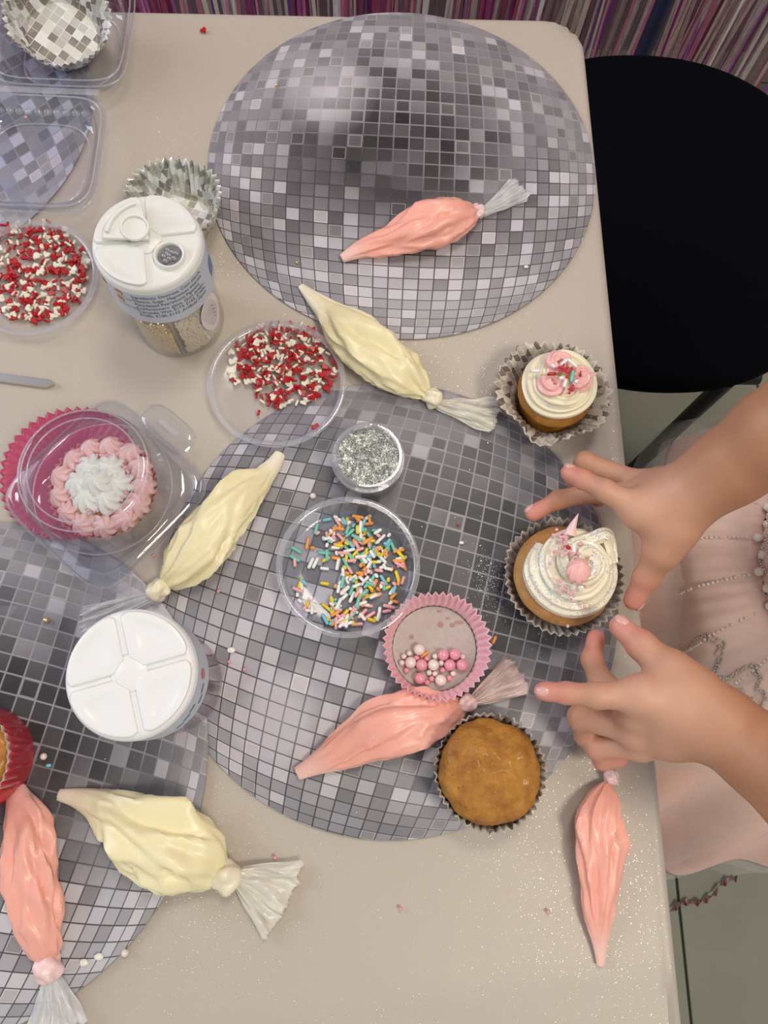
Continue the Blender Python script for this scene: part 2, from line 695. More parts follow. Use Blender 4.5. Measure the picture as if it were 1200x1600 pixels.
def mat_glitter(name, base=(0.22, 0.24, 0.22), scale=2300.0):
    n = NT(name)
    co = n.coords()
    vor = n.new('ShaderNodeTexVoronoi')
    n.put(vor.inputs['Vector'], co)
    vor.inputs['Scale'].default_value = scale
    c = n.xyz(vor.outputs['Color'])
    colr = n.ramp(c[0], [(0.0, tuple(b * .35 for b in base)), (0.5, base), (0.8, (0.62, 0.65, 0.60)), (1.0, (0.98, 0.98, 0.92))])
    n.set(color=colr, rough=0.35, metal=0.45)
    n.bump(c[1], 0.7, 0.0008)
    return n.m


M = {}
M['cloth'] = mat_cloth()
M['wood'] = plain('table_board', (0.62, 0.55, 0.46), 0.5)
M['metal_leg'] = plain('grey_metal', (0.35, 0.35, 0.36), 0.35, metal=0.8)
M['cream'] = mat_frost('cream_frosting', (0.90, 0.83, 0.62))
M['white_frost'] = mat_frost('white_frosting', (0.93, 0.91, 0.80))
M['pink_frost'] = mat_frost('pink_frosting', (0.92, 0.56, 0.53))
M['palepink_frost'] = mat_frost('pale_pink_frosting', (0.93, 0.66, 0.66))
M['dollop'] = mat_frost('rose_frosting', (0.93, 0.52, 0.50))
M['cake'] = mat_cake('golden_cake')
M['cake2'] = mat_cake('pale_cake', (0.50, 0.23, 0.06), (0.68, 0.38, 0.13))
M['bag_cream'] = mat_bag('cream_filled_bag', (0.86, 0.775, 0.475), (0.88, 0.80, 0.65))
M['bag_pink'] = mat_bag('pink_filled_bag', (0.90, 0.42, 0.33), (0.92, 0.60, 0.53))
M['tail'] = film('bag_tail_film', (0.94, 0.94, 0.95), 0.46)
M['tail_pink'] = film('pink_smeared_bag_tail', (0.93, 0.74, 0.70), 0.62)
M['tail_cream'] = film('cream_smeared_bag_tail', (0.92, 0.89, 0.78), 0.62)
M['clear'] = clear('clear_plastic')
M['clear_lid'] = clear('frosted_clear_lid', (0.99, 0.99, 1.0), gloss=0.55, haze=0.05, hazecol=(0.97, 0.95, 0.97), rough=0.12)
M['clear_pot'] = clear('clear_pot', (0.98, 0.985, 1.0), gloss=0.6, haze=0.04, hazecol=(0.80, 0.86, 1.0), rough=0.12)
M['clear_rim'] = clear('clear_rim', (0.96, 0.965, 0.98), gloss=1.6, haze=0.22, hazecol=(0.95, 0.95, 1.0))
M['clear_jar'] = clear('clear_jar', (0.985, 0.985, 0.99), gloss=1.0, haze=0.025)
M['clear_rosy'] = clear('rosy_clear_jar', (0.96, 0.90, 0.92), gloss=1.2, haze=0.02)
M['white_plastic'] = plain('white_plastic', (0.80, 0.80, 0.76), 0.32, 0.03, sss=0.1, ssss=0.004)
M['white_plastic2'] = plain('bright_white_plastic', (0.86, 0.86, 0.86), 0.28, 0.02, sss=0.1, ssss=0.004)
M['label_blue'] = plain('pale_blue_label', (0.58, 0.65, 0.73), 0.4, 0.05)
M['ink'] = plain('dark_ink', (0.05, 0.06, 0.10), 0.5, 0.0)
M['ink_blue'] = plain('blue_ink', (0.16, 0.25, 0.45), 0.5, 0.05)
M['orange_ink'] = plain('orange_ink', (0.85, 0.28, 0.06), 0.5, 0.05)
M['yellow_ink'] = plain('amber_ink', (0.90, 0.45, 0.05), 0.5, 0.05)
M['white_label'] = plain('white_label', (0.82, 0.80, 0.82), 0.45, 0.02)
M['gold'] = plain('gold_beads', (0.86, 0.66, 0.33), 0.25, 0.15, metal=0.5)
M['goldp'] = plain('gold_pearl', (0.90, 0.70, 0.36), 0.16, 0.05, metal=0.9)
M['pearl'] = plain('champagne_beads', (0.84, 0.75, 0.58), 0.35, 0.1, coat=0.4)
M['black_dark'] = plain('dark_beads', (0.30, 0.30, 0.32), 0.3, 0.3, metal=0.4)
M['glitter'] = mat_glitter('silver_glitter')
M['glitter_bit'] = plain('glitter_flake', (0.92, 0.93, 0.92), 0.15, 0.0, metal=0.6)
M['paper_disco'] = mat_discopaper('mirror_ball_paper', (0.24, 0.21, 0.20), (0.88, 0.88, 0.88), (0.95, 0.95, 0.94), 0.0075, grease=0.25)
M['paper_brown'] = mat_discopaper('brown_tile_paper', (0.17, 0.13, 0.11), (0.62, 0.57, 0.50), (0.78, 0.74, 0.66), 0.0058, rot=0.7)
M['paper_grey'] = mat_discopaper('grey_tile_paper', (0.36, 0.33, 0.31), (0.60, 0.57, 0.54), (0.70, 0.67, 0.63), 0.0058, rot=0.7)
M['paper_silver'] = mat_discopaper('silver_tile_paper', (0.30, 0.30, 0.28), (0.85, 0.86, 0.84), (0.9, 0.9, 0.88), 0.0062, metal=0.25, rot=0.35, grease=0.45)
M['paper_pink'] = plain('pale_pink_paper', (0.90, 0.55, 0.60), 0.5, 0.05)
M['paper_magenta'] = plain('deep_pink_paper', (0.50, 0.055, 0.135), 0.4, 0.08)
M['paper_rose'] = plain('dusky_pink_paper', (0.62, 0.16, 0.24), 0.4, 0.1)
M['paper_grease'] = plain('greaseproof_base', (0.50, 0.42, 0.39), 0.5, 0.2, 300.0)
M['spot'] = plain('grease_spot', (0.40, 0.22, 0.21), 0.4, 0.1)
M['red_foil'] = plain('red_foil', (0.62, 0.02, 0.045), 0.33, 0.2, 90.0, metal=0.15, coat=0.3)
M['rod_red'] = plain('red_sugar', (0.46, 0.010, 0.016), 0.35, 0.15)
M['rod_ivory'] = plain('ivory_sugar', (0.86, 0.80, 0.66), 0.4, 0.05)
M['rod_white'] = plain('white_sugar', (0.90, 0.89, 0.86), 0.35, 0.03)
M['rod_yellow'] = plain('yellow_sugar', (0.88, 0.66, 0.03), 0.35, 0.05)
M['rod_orange'] = plain('orange_sugar', (0.88, 0.36, 0.08), 0.35, 0.05)
M['rod_pink'] = plain('pink_sugar', (0.90, 0.45, 0.43), 0.35, 0.05)
M['rod_teal'] = plain('teal_sugar', (0.20, 0.60, 0.47), 0.35, 0.05)
M['rod_blue'] = plain('blue_sugar', (0.22, 0.58, 0.72), 0.35, 0.05)
M['pearl_pink'] = plain('pink_pearl', (0.85, 0.34, 0.42), 0.2, 0.05, coat=0.6)
M['pearl_ivory'] = plain('ivory_pearl', (0.86, 0.74, 0.68), 0.2, 0.05, coat=0.6)
M['steel'] = plain('steel', (0.72, 0.70, 0.68), 0.25, 0.05, metal=1.0)
M['black_fabric'] = plain('black_fabric', (0.003, 0.0032, 0.006), 0.95, 0.4, 600.0, 0.6, 1200.0, spec=0.06)
M['black_metal'] = plain('black_metal', (0.012, 0.012, 0.016), 0.4, 0.2)
M['navy_metal'] = plain('navy_metal', (0.02, 0.025, 0.07), 0.4, 0.2)
M['vinyl'] = plain('grey_green_vinyl', (0.315, 0.315, 0.235), 0.5, 0.12, 14.0, 0.1, 60.0)
M['joint'] = plain('dark_joint', (0.05, 0.05, 0.04), 0.8, 0.1)
M['wall'] = plain('painted_wall', (0.30, 0.22, 0.25), 0.8, 0.05)
M['skin'] = mat_skin()
M['nail'] = plain('finger_nail', (0.74, 0.42, 0.36), 0.3, 0.04, coat=0.3)
M['hair'] = plain('dark_hair', (0.05, 0.03, 0.02), 0.5, 0.3, 80.0)
M['dress_pink'] = plain('pink_lining', (1.0, 0.60, 0.49), 0.6, 0.08, 30.0, sheen=0.3)
M['dress_net'] = plain('blush_net', (0.86, 0.63, 0.53), 0.65, 0.10, 60.0, 0.3, 1500.0, sheen=0.4)
M['tulle'] = film('pale_tulle', (1.0, 0.95, 0.88), 0.24, rough=0.7, scale=14.0)
M['tulle_pink'] = film('pink_tulle', (1.0, 0.85, 0.77), 0.30, rough=0.7, scale=18.0)
M['bead_silver'] = plain('silver_bead', (0.75, 0.70, 0.62), 0.15, 0.1, metal=0.9)
M['bead_pearl'] = plain('dress_pearl', (0.88, 0.82, 0.70), 0.2, 0.05, coat=0.7)
M['bead_glass'] = plain('pale_bead', (0.85, 0.78, 0.70), 0.2, 0.1, coat=0.5)

# ------------------------------------------------------------------ the setting: floor, wall, curtain
floor = obj('floor', box(4.2, 4.2, 0.04, 0, (0.2, 0.4, -0.024)), M['joint'], smooth=False)
tag(floor, kind='structure')
TILE = 0.60
tile_me = make_mesh('tile', *box(TILE - 0.004, TILE - 0.004, 0.006, 0.001), smooth=False)
for i in range(-4, 4):
    for j in range(-3, 4):
        link('tile', tile_me, M['vinyl'], floor, (0.4975 + TILE * (i + 0.5 + (0.42 if j >= 0 else 0)), 0.12 + TILE * (j + 0.5), -0.003))
wall = obj('wall_back', box(4.2, 0.1, 2.75, 0, (0.2, 1.45, 1.375)), M['wall'], smooth=False)
tag(wall, kind='structure')


def fringe_curtain():
    n = NT('foil_fringe')
    at = n.new('ShaderNodeAttribute')
    at.attribute_name = 'tint'
    n.set(color=at.outputs['Color'], rough=0.22, metal=0.55)
    n.bump(n.noise(n.V('MULTIPLY', n.coords(), (1, 1, 0.25)), 160.0, 3.0), 0.8, 0.004)
    pal = [((0.62, 0.22, 0.36), 5), ((0.42, 0.10, 0.30), 4), ((0.26, 0.08, 0.34), 3), ((0.85, 0.55, 0.62), 4), ((0.85, 0.78, 0.74), 4), ((0.34, 0.07, 0.16), 3)]
    bag = [c for c, k in pal for _ in range(k)]
    V, F, C = [], [], []
    rnd = random.Random(4)
    for s in range(760):
        x = -0.95 + 2.3 * rnd.random()
        y = 1.02 + 0.10 * rnd.random()
        w = 0.0018 + 0.0034 * rnd.random()
        a = rnd.random() * PI
        zt = 1.944
        zb = 0.02 + 0.10 * rnd.random()
        c = bag[rnd.randrange(len(bag))]
        k = rnd.uniform(1.0, 2.0)
        c = tuple(min(1, v * k) for v in c)
        if 0.30 < x and rnd.random() < 0.45:
            c = (0.90, 0.78, 0.74)
        b = len(V)
        N = 16
        tw = rnd.uniform(-4, 4)
        for i in range(N + 1):
            z = zt + (zb - zt) * i / N
            t = a + tw * i / N
            xo = x + 0.02 * nz(s * 3.1, z * 2.0) + 0.03 * (rnd.random() - .5) * 0 
            yo = y + 0.02 * nz(s * 1.7, z * 2.0, 5)
            dx, dy = w * math.cos(t), w * math.sin(t)
            V += [(xo - dx, yo - dy, z), (xo + dx, yo + dy, z)]
            C += [(*c, 1)] * 2
            if i:
                q = b + 2 * i
                F.append((q - 2, q - 1, q + 1, q))
    o = obj('fringe_curtain', (V, F), n.m, smooth=False, cols=C)
    tag(o, 'pink, purple and silver foil fringe curtain hanging behind the table', 'curtain', kind='stuff')


fringe_curtain()
rail = obj('curtain_rail', sweep([(-1.0, 1.07, 1.955), (1.4, 1.07, 1.955)], 0.010, 12), M['steel'])
tag(rail, 'thin metal rail the foil fringe hangs from', 'rail')
for xx in (-0.98, 1.38):
    obj('bracket', box(0.02, 0.33, 0.02, 0.003, (xx, 1.234, 1.955)), M['steel'], rail, smooth=False)
p0 = W(957, 20, -0.45)
post = empty('metal_post', (p0.x, 0.98, 0), 'dark navy metal post standing in front of the foil fringe', 'post')
obj('pole', sweep([(0, 0, 0.01), (0, 0, 1.1)], 0.0125, 14), M['navy_metal'], post)
obj('foot_plate', lathe([(0.001, 0.012), (0.09, 0.011), (0.10, 0.006), (0.10, 0.0)], 40, cap1=True), M['navy_metal'], post)

# ------------------------------------------------------------------ table and cloth
TX0, TX1, TY0, TY1 = -1.05, 0.2075, -0.66, 0.634
table = empty('table', ((TX0 + TX1) / 2, (TY0 + TY1) / 2, 0), 'rectangular table under the champagne cloth', 'table')
cx, cy = (TX0 + TX1) / 2, (TY0 + TY1) / 2
obj('tabletop', box(TX1 - TX0 - 0.012, TY1 - TY0 - 0.012, 0.03, 0.004, (0, 0, T - 0.027)), M['wood'], table, smooth=False)
for sx in (-1, 1):
    for sy in (-1, 1):
        lx, ly = sx * ((TX1 - TX0) / 2 - 0.09), sy * ((TY1 - TY0) / 2 - 0.09)
        obj('leg', sweep([(lx, ly, 0.001), (lx, ly, T - 0.042)], 0.016, 14), M['metal_leg'], table)


def tablecloth():
    DROP, RC, RB = 0.20, 0.035, 0.006
    a, b = W(600, 1561), W(1050, 1493)
    cd = Vector((b.x - a.x, b.y - a.y))
    cd.normalize()
    cn = Vector((cd.y, -cd.x))
    c2a, c2b = W(316, 1500), W(330, 1290)

    def axis(lo, hi):
        out = list(np.arange(lo - DROP, lo, 0.02)) + list(np.arange(lo, hi, 0.011)) + list(np.arange(hi, hi + 0.014, 0.0028)) + list(np.arange(hi + 0.016, hi + DROP + .02, 0.02))
        return out
    xs = axis(TX0, TX1 - 0.008)
    ys = axis(TY0, TY1 - 0.008)
    V = []
    for y in ys:
        for x in xs:
            qx = min(max(x, TX0 + RC), TX1 - RC)
            qy = min(max(y, TY0 + RC), TY1 - RC)
            vx, vy = x - qx, y - qy
            d = math.hypot(vx, vy)
            lift = -0.0016 + 0.0013 * nz(x * 6, y * 6) + 0.0004 * nz(x * 19, y * 19, 4)
            if d <= RC - RB:
                e = (Vector((x, y)) - Vector((a.x, a.y))).dot(cn)
                z = lift - min(0.0055, 0.12 * max(0, e)) + 0.0005 * math.exp(-(e / 0.004) ** 2)
                f = (x - c2a.x) / 0.002
                z += 0.0003 * math.exp(-f * f)
                f = (x - W(700, 1200).x) / 0.0025
                z += 0.00025 * math.exp(-f * f)
                V.append((x, y, T + min(z, -0.0003)))
            else:
                ux, uy = vx / d, vy / d
                s = d - (RC - RB)
                ang = min(s / RB, PI / 2)
                out = RC - RB + RB * math.sin(ang)
                z = -RB * (1 - math.cos(ang))
                ex = max(0, s - RB * PI / 2)
                wob = 0.004 + 0.010 * (0.5 + 0.5 * math.sin(23 * (x * uy + y * ux) + 3 * nz(x * 3, y * 3)))
                out += wob * ss(0, 0.12, ex)
                z -= ex
                V.append((qx + ux * out, qy + uy * out, T + z - 0.0012))
    nx_, ny_ = len(xs), len(ys)
    F = [(j * nx_ + i, j * nx_ + i + 1, (j + 1) * nx_ + i + 1, (j + 1) * nx_ + i) for j in range(ny_ - 1) for i in range(nx_ - 1)]
    o = obj('tablecloth', (V, F), M['cloth'])
    tag(o, 'champagne satin tablecloth with fine sparkle and fold creases over the table', 'tablecloth')


tablecloth()

# ------------------------------------------------------------------ mirror-ball placemats
RM = 0.16775


def placemat(cx, cy, z, rot, seed, dark, light, label, cool=(0.475, 0.455, 0.505), gdir=(0, 1), shine=(0, -0.7, 0.6)):
    m = mat_disco('mirror_ball_print_%d' % seed, rot, seed, dark, light, RM, cool=cool, gdir=gdir, shine=shine)
    prof = [(0.0005, 0.0011), (0.05, 0.0011), (0.12, 0.0011), (RM - 0.0006, 0.0011), (RM, 0.0007), (RM, 0.0), (0.0005, 0.0)]
    o = obj('round_placemat', lathe(prof, 128), m, loc=(cx, cy, T + z))
    tag(o, label, 'placemat', 'mirror-ball placemats')


placemat(0.0369, 0.467, 0.0, 0.05, 1, (-0.02, 0.05, 0.80), (-0.42, 0.42, 0.28), 'mirror-ball print round placemat at the far end of the table, pink bag on it', shine=(0.08, -0.62, 0.75))
placemat(0.022, 0.093, 0.0, 0.27, 2, (0.36, 0.20, 0.85), (-0.30, -0.62, 0.22), 'mirror-ball print round placemat in the middle, under the pot of pastel sprinkles', gdir=(0.80, 0.50), shine=(-0.45, -0.50, 0.75))
placemat(-0.272, -0.021, 0.0015, 0.24, 3, (0.18, 0.12, 0.75), (0.62, 0.72, 0.42), 'mirror-ball print round placemat at the near left, under the closed shaker jar', (0.46, 0.455, 0.51), shine=(0.45, -0.55, 0.75))
placemat(-0.402, 0.517, 0.0, 0.95, 4, (-0.5, 0.3, 0.6), (0.75, -0.3, 0.8), 'mirror-ball print round placemat under the open clear container', (0.45, 0.46, 0.56))
ZM = 0.0012     # top of a placemat

# ------------------------------------------------------------------ chair
chair = empty('chair', (0.385, 0.648, 0), 'black upholstered chair with rounded seat and black tube legs beside the table', 'chair')
SZ = T - 0.28
sr = []
for k_, z_ in ((0.90, -0.045), (0.965, -0.042), (1.0, -0.030), (1.0, -0.014), (0.985, -0.004), (0.95, 0.001), (0.88, 0.004), (0.7, 0.006), (0.45, 0.007), (0.2, 0.0075), (0.02, 0.0075)):
    sr.append(sq_ring(0.25 * k_, 0.252 * k_, 2.2, z_, 96))
obj('seat', rings(sr, True, True), M['black_fabric'], chair, (0, 0, SZ))
obj('seat_pan', rings([sq_ring(0.22, 0.215, 2.4, -0.052, 64), sq_ring(0.235, 0.23, 2.4, -0.046, 64)], True, True), M['black_metal'], chair, (0, 0, SZ))
lg = W(1143, 588, -0.345)
LX, LY = lg.x - 0.385, lg.y - 0.648
for sy in (1, -1):
    y = LY * sy
    obj('leg', sweep([(LX, y, 0.004), (LX, y, SZ - 0.075)], 0.0115, 16), M['black_metal'], chair)
    obj('leg', sweep([(-0.15, y, 0.004), (-0.15, y, SZ - 0.075)], 0.0115, 16), M['black_metal'], chair)
    obj('side_rail', sweep([(-0.165, y, SZ - 0.064), (LX + 0.035, y, SZ - 0.064)], 0.0115, 16), M['black_metal'], chair)
    obj('back_post', sweep(smooth_path([(LX, y * .8, SZ - 0.064), (0.22, y * .8, SZ - 0.05), (0.285, y * .8, SZ + 0.02), (0.31, y * .8, SZ + 0.36)], 24), 0.0115, 14), M['black_metal'], chair)
bk = rings([sq_ring(0.20 * k_, 0.14 * k_, 3.0, z_, 64) for k_, z_ in ((0.9, -0.02), (1, -0.012), (1, 0.012), (0.9, 0.02), (0.02, 0.024))], True, True)
obj('backrest', moved(bk, mat=Matrix.Translation((0.325, 0, SZ + 0.30)) @ Matrix.Rotation(PI / 2, 4, 'Z') @ Matrix.Rotation(PI / 2 - 0.08, 4, 'X')), M['black_fabric'], chair)

# tinsel strand on the floor by the table
ta, tb = W(1042, 1428, -T + 0.008), W(1150, 1376, -T + 0.008)
tv, tf = [], []
for i in range(40):
    s = i / 39
    p = ta.lerp(tb, s) + Vector((0, 0.006 * math.sin(s * 9), 0.002 + 0.004 * abs(math.sin(s * 12))))
    t = s * 22
    d = Vector((0.3 * math.cos(t), 0.9 * math.cos(t), math.sin(t))) * 0.006
    tv += [p - d, p + d]
    if i:
        tf.append((2 * i - 2, 2 * i - 1, 2 * i + 1, 2 * i))
M['tinsel'] = plain('rose_foil', (0.72, 0.45, 0.46), 0.18, 0.4, 150.0, metal=0.95)
tag(obj('tinsel_strand', (tv, tf), M['tinsel'], smooth=False), 'twisted rose foil tinsel strand on the floor under the skirt hem', 'tinsel')

# ------------------------------------------------------------------ piping bags


def piping_bag(label, pts, knot, tail, tail_hw, core, tailm, seed, group, flat=0.72, zbase=ZM, tail_v=(0, 0), knot_r=None, base_h=0.0):
    """pts: (px, py, half width px) of the filled bag from tip to knot, read on the table."""
    wpts = []
    for px, py, hw in pts:
        r0 = hw / 2130.0
        h = zbase + base_h + r0 * flat
        c = W(px, py, h)
        # half width in metres at that height
        e = W(px + hw * .7071, py + hw * .7071, h)
        wpts.append((c.x, c.y, c.z, (e - c).length * 0.97))
    root = empty('piping_bag', (wpts[len(wpts) // 2][0], wpts[len(wpts) // 2][1], T + zbase), label, 'piping bag', group)
    org = Vector(root.location)
    P = smooth_path(wpts, 96)
    NS = 72
    R, C = [], []
    fr = frames([p[:3] for p in P])
    rnd = random.Random(seed)
    folds = [(rnd.uniform(0.32, 0.80), rnd.uniform(0.2, PI - 0.2), rnd.uniform(-3.0, 3.0), rnd.uniform(0.13, 0.34), rnd.uniform(0.5, 1.0), rnd.uniform(0.14, 0.32)) for _ in range(10)]
    L = sum((fr[i + 1][0] - fr[i][0]).length for i in range(95))
    for i, (p, t, a, b) in enumerate(fr):
        s = i / 95
        w = P[i][3]
        up = Vector((0, 0, 1))
        side = t.cross(up).normalized()
        n_ = side.cross(t).normalized()
        if n_.z < 0:
            n_ = -n_
        hh = w * flat
        env = ss(0.14, 0.36, s)
        ring = []
        for k in range(NS):
            th = 2 * PI * k / NS
            c_, s_ = math.cos(th), math.sin(th)
            dsp = 0.0
            base = side * (w * c_) + n_ * (hh * s_)
            lx, ly = s * L * 1000, th * w * 1000
            g = nz(lx * 0.035 + seed * 9, c_ * 1.3 + seed, s_ * 1.3)
            rg = 1 - abs(2 * nz(lx * 0.05 + seed * 3, c_ * 2.1 + seed * 2, s_ * 2.1))
            fine = nz(lx * 0.13 + seed, c_ * 4.0, s_ * 4.0 + seed)
            dsp += env * (0.15 * g + 0.15 * (rg - 0.55) + 0.045 * fine) * w
            if s_ > -0.35:
                for (s0, t0, sl, wd, am, ln) in folds:
                    ds = (s - s0) / ln
                    if abs(ds) < 1:
                        dt = (th - (t0 + sl * (s - s0))) / wd
                        if abs(dt) < 3:
                            dsp += am * 0.24 * w * (math.exp(-(dt - 0.9) ** 2) - 1.25 * math.exp(-dt * dt)) * (1 - ds * ds) ** 2
            pl = ss(0.72, 1.0, s)
            dsp += pl * 0.13 * w * math.cos(9 * th + 2.5 * nz(s * 4, seed) + seed) * (0.6 + 0.4 * nz(c_ * 3, s_ * 3, seed))
            q = p + base * (1 + dsp / max(w, 1e-5))
            floor_z = T + zbase + 0.0004
            if q.z < floor_z:
                q.z = floor_z
            ring.append(q - org)
            tipf = 1 - ss(0.10, 0.34, s)
            C.append((min(1, tipf * 0.85 + 0.25 * max(0, rg - 0.7)), 0, 0, 1))
        if i == 0:      # ragged cut tip
            for k in range(NS):
                ring[k] = ring[k] + t * (0.0016 * nz(k * 0.9, seed))
        R.append(ring)
    obj('filled_bag', rings(R, True, True), core, root, cols=C)
    # knot
    K = Vector(fr[-1][0])
    rk = knot[2] / 2130.0 if len(knot) > 2 else 0.006
    kc = W(knot[0], knot[1], zbase + rk)
    d = (kc - K)
    d.z = 0
    if d.length < 1e-4:
        d = fr[-1][1].copy()
    d.normalize()
    kr = []
    sd = Vector((-d.y, d.x, 0))
    for i in range(17):
        u = i / 16
        x = (u - 0.5) * 2 * rk * 1.05
        rr = rk * (0.42 + 0.62 * math.sin(PI * u) ** 0.6)
        ring = []
        for k in range(32):
            th = 2 * PI * k / 32
            r_ = rr * (1 + 0.14 * math.cos(4 * th + 6.5 * u + seed) + 0.32 * nz(math.cos(th) * 1.6 + seed, math.sin(th) * 1.6, u * 2.5))
            q = kc + d * x + sd * (r_ * math.cos(th)) + Vector((0, 0, r_ * 0.95 * math.sin(th)))
            q.z = max(q.z, T + zbase + 0.0003)
            ring.append(q - org)
        kr.append(ring)
    obj('knot', rings(kr, True, True), knot[3] if len(knot) > 3 else tailm, root, cols=None)
    # loose tail: pleated thin film
    e = W(tail[0], tail[1], zbase + 0.004)
    hw = tail_hw / 2130.0
    st = kc + d * rk * 0.7
    ax = e - st
    axh = Vector((ax.x, ax.y, 0)).normalized()
    sd = Vector((-axh.y, axh.x, 0))
    NU, NV = 61, 22
    V, F = [], []
    for j in range(NV):
        v = j / (NV - 1)
        for i in range(NU):
            u = -1 + 2 * i / (NU - 1)
            wv = rk * 0.55 + (hw - rk * 0.55) * v ** 0.85
            ln = 1 + (0.07 * nz(u * 5 + seed, 3.3) + 0.05 * nz(u * 17, seed) - 0.10 * u * u) * v
            q = st + ax * (v * ln) + sd * (wv * (u + 0.10 * nz(u * 4 + seed, v * 2)))
            amp = 0.0026 * v + 0.0016
            z = (rk * 0.9) * (1 - v) * (1 - u * u * .6) + amp * (0.75 + 0.45 * math.cos(u * 9 + 3.5 * nz(u * 2, v * 1.5, seed)) + 0.75 * nz(u * 7, v * 2.5, seed + 5) + 0.2 * nz(u * 19, v * 3, seed))
            q.z = T + zbase + 0.0006 + max(0, z)
            V.append(q - org)
            if i and j:
                a_ = j * NU + i
                F.append((a_ - NU - 1, a_ - NU, a_, a_ - 1))
    obj('tail', (V, F), tailm, root, solid=0.00025)
    return root


GB = 'tied piping bags of frosting'
M['knot_cream'] = M['bag_cream']
piping_bag('cream piping bag running from the far placemat down to a knot by the swirled cupcake',
           [(470, 447, 5), (490, 466, 12), (514, 488, 20), (550, 522, 39), (590, 557, 41), (628, 585, 35), (656, 606, 20), (668, 616, 11)],
           (676, 622, 15, M['cream']), (778, 650), 34, M['bag_cream'], M['tail_cream'], 11, GB)
piping_bag('cream piping bag lying beside the closed clear cupcake box',
           [(438, 709, 9), (426, 728, 13), (410, 745, 18), (379, 772, 32), (345, 811, 42), (314, 853, 43), (280, 890, 32), (260, 908, 15)],
           (246, 922, 16, M['cream']), (124, 974), 24, M['bag_cream'], M['tail'], 23, GB)
piping_bag('wide cream piping bag with fanned tail at the near left of the table',
           [(92, 1242, 9), (120, 1247, 15), (150, 1257, 25), (184, 1276, 42), (219, 1301, 58), (262, 1325, 66), (303, 1345, 58), (332, 1362, 34), (344, 1368, 16)],
           (353, 1370, 20, M['cream']), (452, 1412), 58, M['bag_cream'], M['tail_cream'], 35, GB, flat=0.6)
piping_bag('small pink piping bag lying alone on the far placemat',
           [(534, 404, 7), (550, 396, 11), (572, 387, 16), (606, 378, 23), (650, 361, 34), (690, 346, 37), (722, 336, 28), (738, 331, 13)],
           (745, 330, 13, M['palepink_frost']), (818, 290), 27, M['bag_pink'], M['tail'], 41, GB)
piping_bag('pink piping bag tucked under the pale pink paper case of pearls',
           [(464, 1209, 11), (484, 1199, 15), (512, 1184, 23), (548, 1165, 33), (598, 1141, 48), (645, 1126, 47), (686, 1118, 37), (714, 1106, 22), (724, 1101, 11)],
           (730, 1099, 13, M['palepink_frost']), (815, 1050), 33, M['bag_pink'], M['tail_pink'], 52, GB, flat=0.5)
piping_bag('pink piping bag at the table edge with its knot under the near hand',
           [(939, 1509, 7), (938, 1482, 12), (937, 1455, 19), (936, 1417, 28), (938, 1370, 35), (938, 1317, 43), (940, 1273, 38), (947, 1238, 20), (951, 1226, 9)],
           (955, 1214, 10, M['palepink_frost']), (950, 1160), 16, M['bag_pink'], M['tail_pink'], 64, GB, flat=0.6, zbase=0.0)
piping_bag('pink piping bag at the near left corner, tip behind the red cupcake case',
           [(26, 1232, 14), (30, 1250, 21), (40, 1285, 34), (44, 1330, 40), (48, 1380, 40), (56, 1430, 37), (66, 1470, 30), (73, 1495, 18)],
           (75, 1513, 17, M['palepink_frost']), (88, 1612), 42, M['bag_pink'], M['tail'], 77, GB, zbase=0.0027)

# ------------------------------------------------------------------ paper cases (liners)


def pleated(rb, rr, h, n=40, amp=0.0016, bend=0.0, jag=0.0009, wob=0.0, seed=0, sub=6, floor_z=0.0003, open_bottom=False):
    """Pleated paper case: floor disc, flared fluted wall, zigzag rim. Returns verts, faces, flat uv."""
    N = n * sub
    prof = [(0.02, 0.0, 0.0), (0.5, 0.0, 0.0), (0.85, 0.0, 0.0), (1.0, 0.0, 0.0)]
    R, UV = [], []
    for f, _, _ in ([] if open_bottom else prof):
        R.append([(rb * f * math.cos(2 * PI * k / N), rb * f * math.sin(2 * PI * k / N), floor_z) for k in range(N)])
        UV += [(rb * f * math.cos(2 * PI * k / N), rb * f * math.sin(2 * PI * k / N)) for k in range(N)]
    ST = 9
    for i in range(1, ST + 1):
        t = i / ST
        ring = []
        for k in range(N):
            th = 2 * PI * k / N
            tri = 2 * abs(((k / sub) % 1.0) - 0.5) * 2 - 1
            loc = wob * nz(math.cos(th) * 1.6 + seed, math.sin(th) * 1.6, seed)
            r = rb + (rr - rb) * (t ** (1.0 + bend)) + amp * tri * min(1, t * 1.6) + loc * t * t
            z = floor_z + h * t ** (1.0 - 0.25 * bend) - loc * 0.4 * t * t + (jag * tri if i == ST else 0)
            ring.append((r * math.cos(th), r * math.sin(th), z))
            rho = rb + math.hypot(rr - rb, h) * t
            UV.append((rho * math.cos(th), rho * math.sin(th)))
        R.append(ring)
    v, f = rings(R, not open_bottom, False)
    return v, f, UV


def case(name, label, c, rb, rr, h, m, zb, tilt=(0, 0), **kw):
    o = obj(name, pleated(rb, rr, h, **kw), m, loc=(c.x, c.y, T + zb), rot=(tilt[0], tilt[1], 0), solid=0.00018)
    tag(o, label, 'cupcake case', 'empty paper cupcake cases')
    return o


case('cupcake_case', 'empty silvery tile-print paper case standing behind the gold shaker jar', W(272, 318, 0.025), 0.026, 0.0385, 0.031, M['paper_silver'], 0.0, n=42, amp=0.0017, wob=0.003, seed=3)

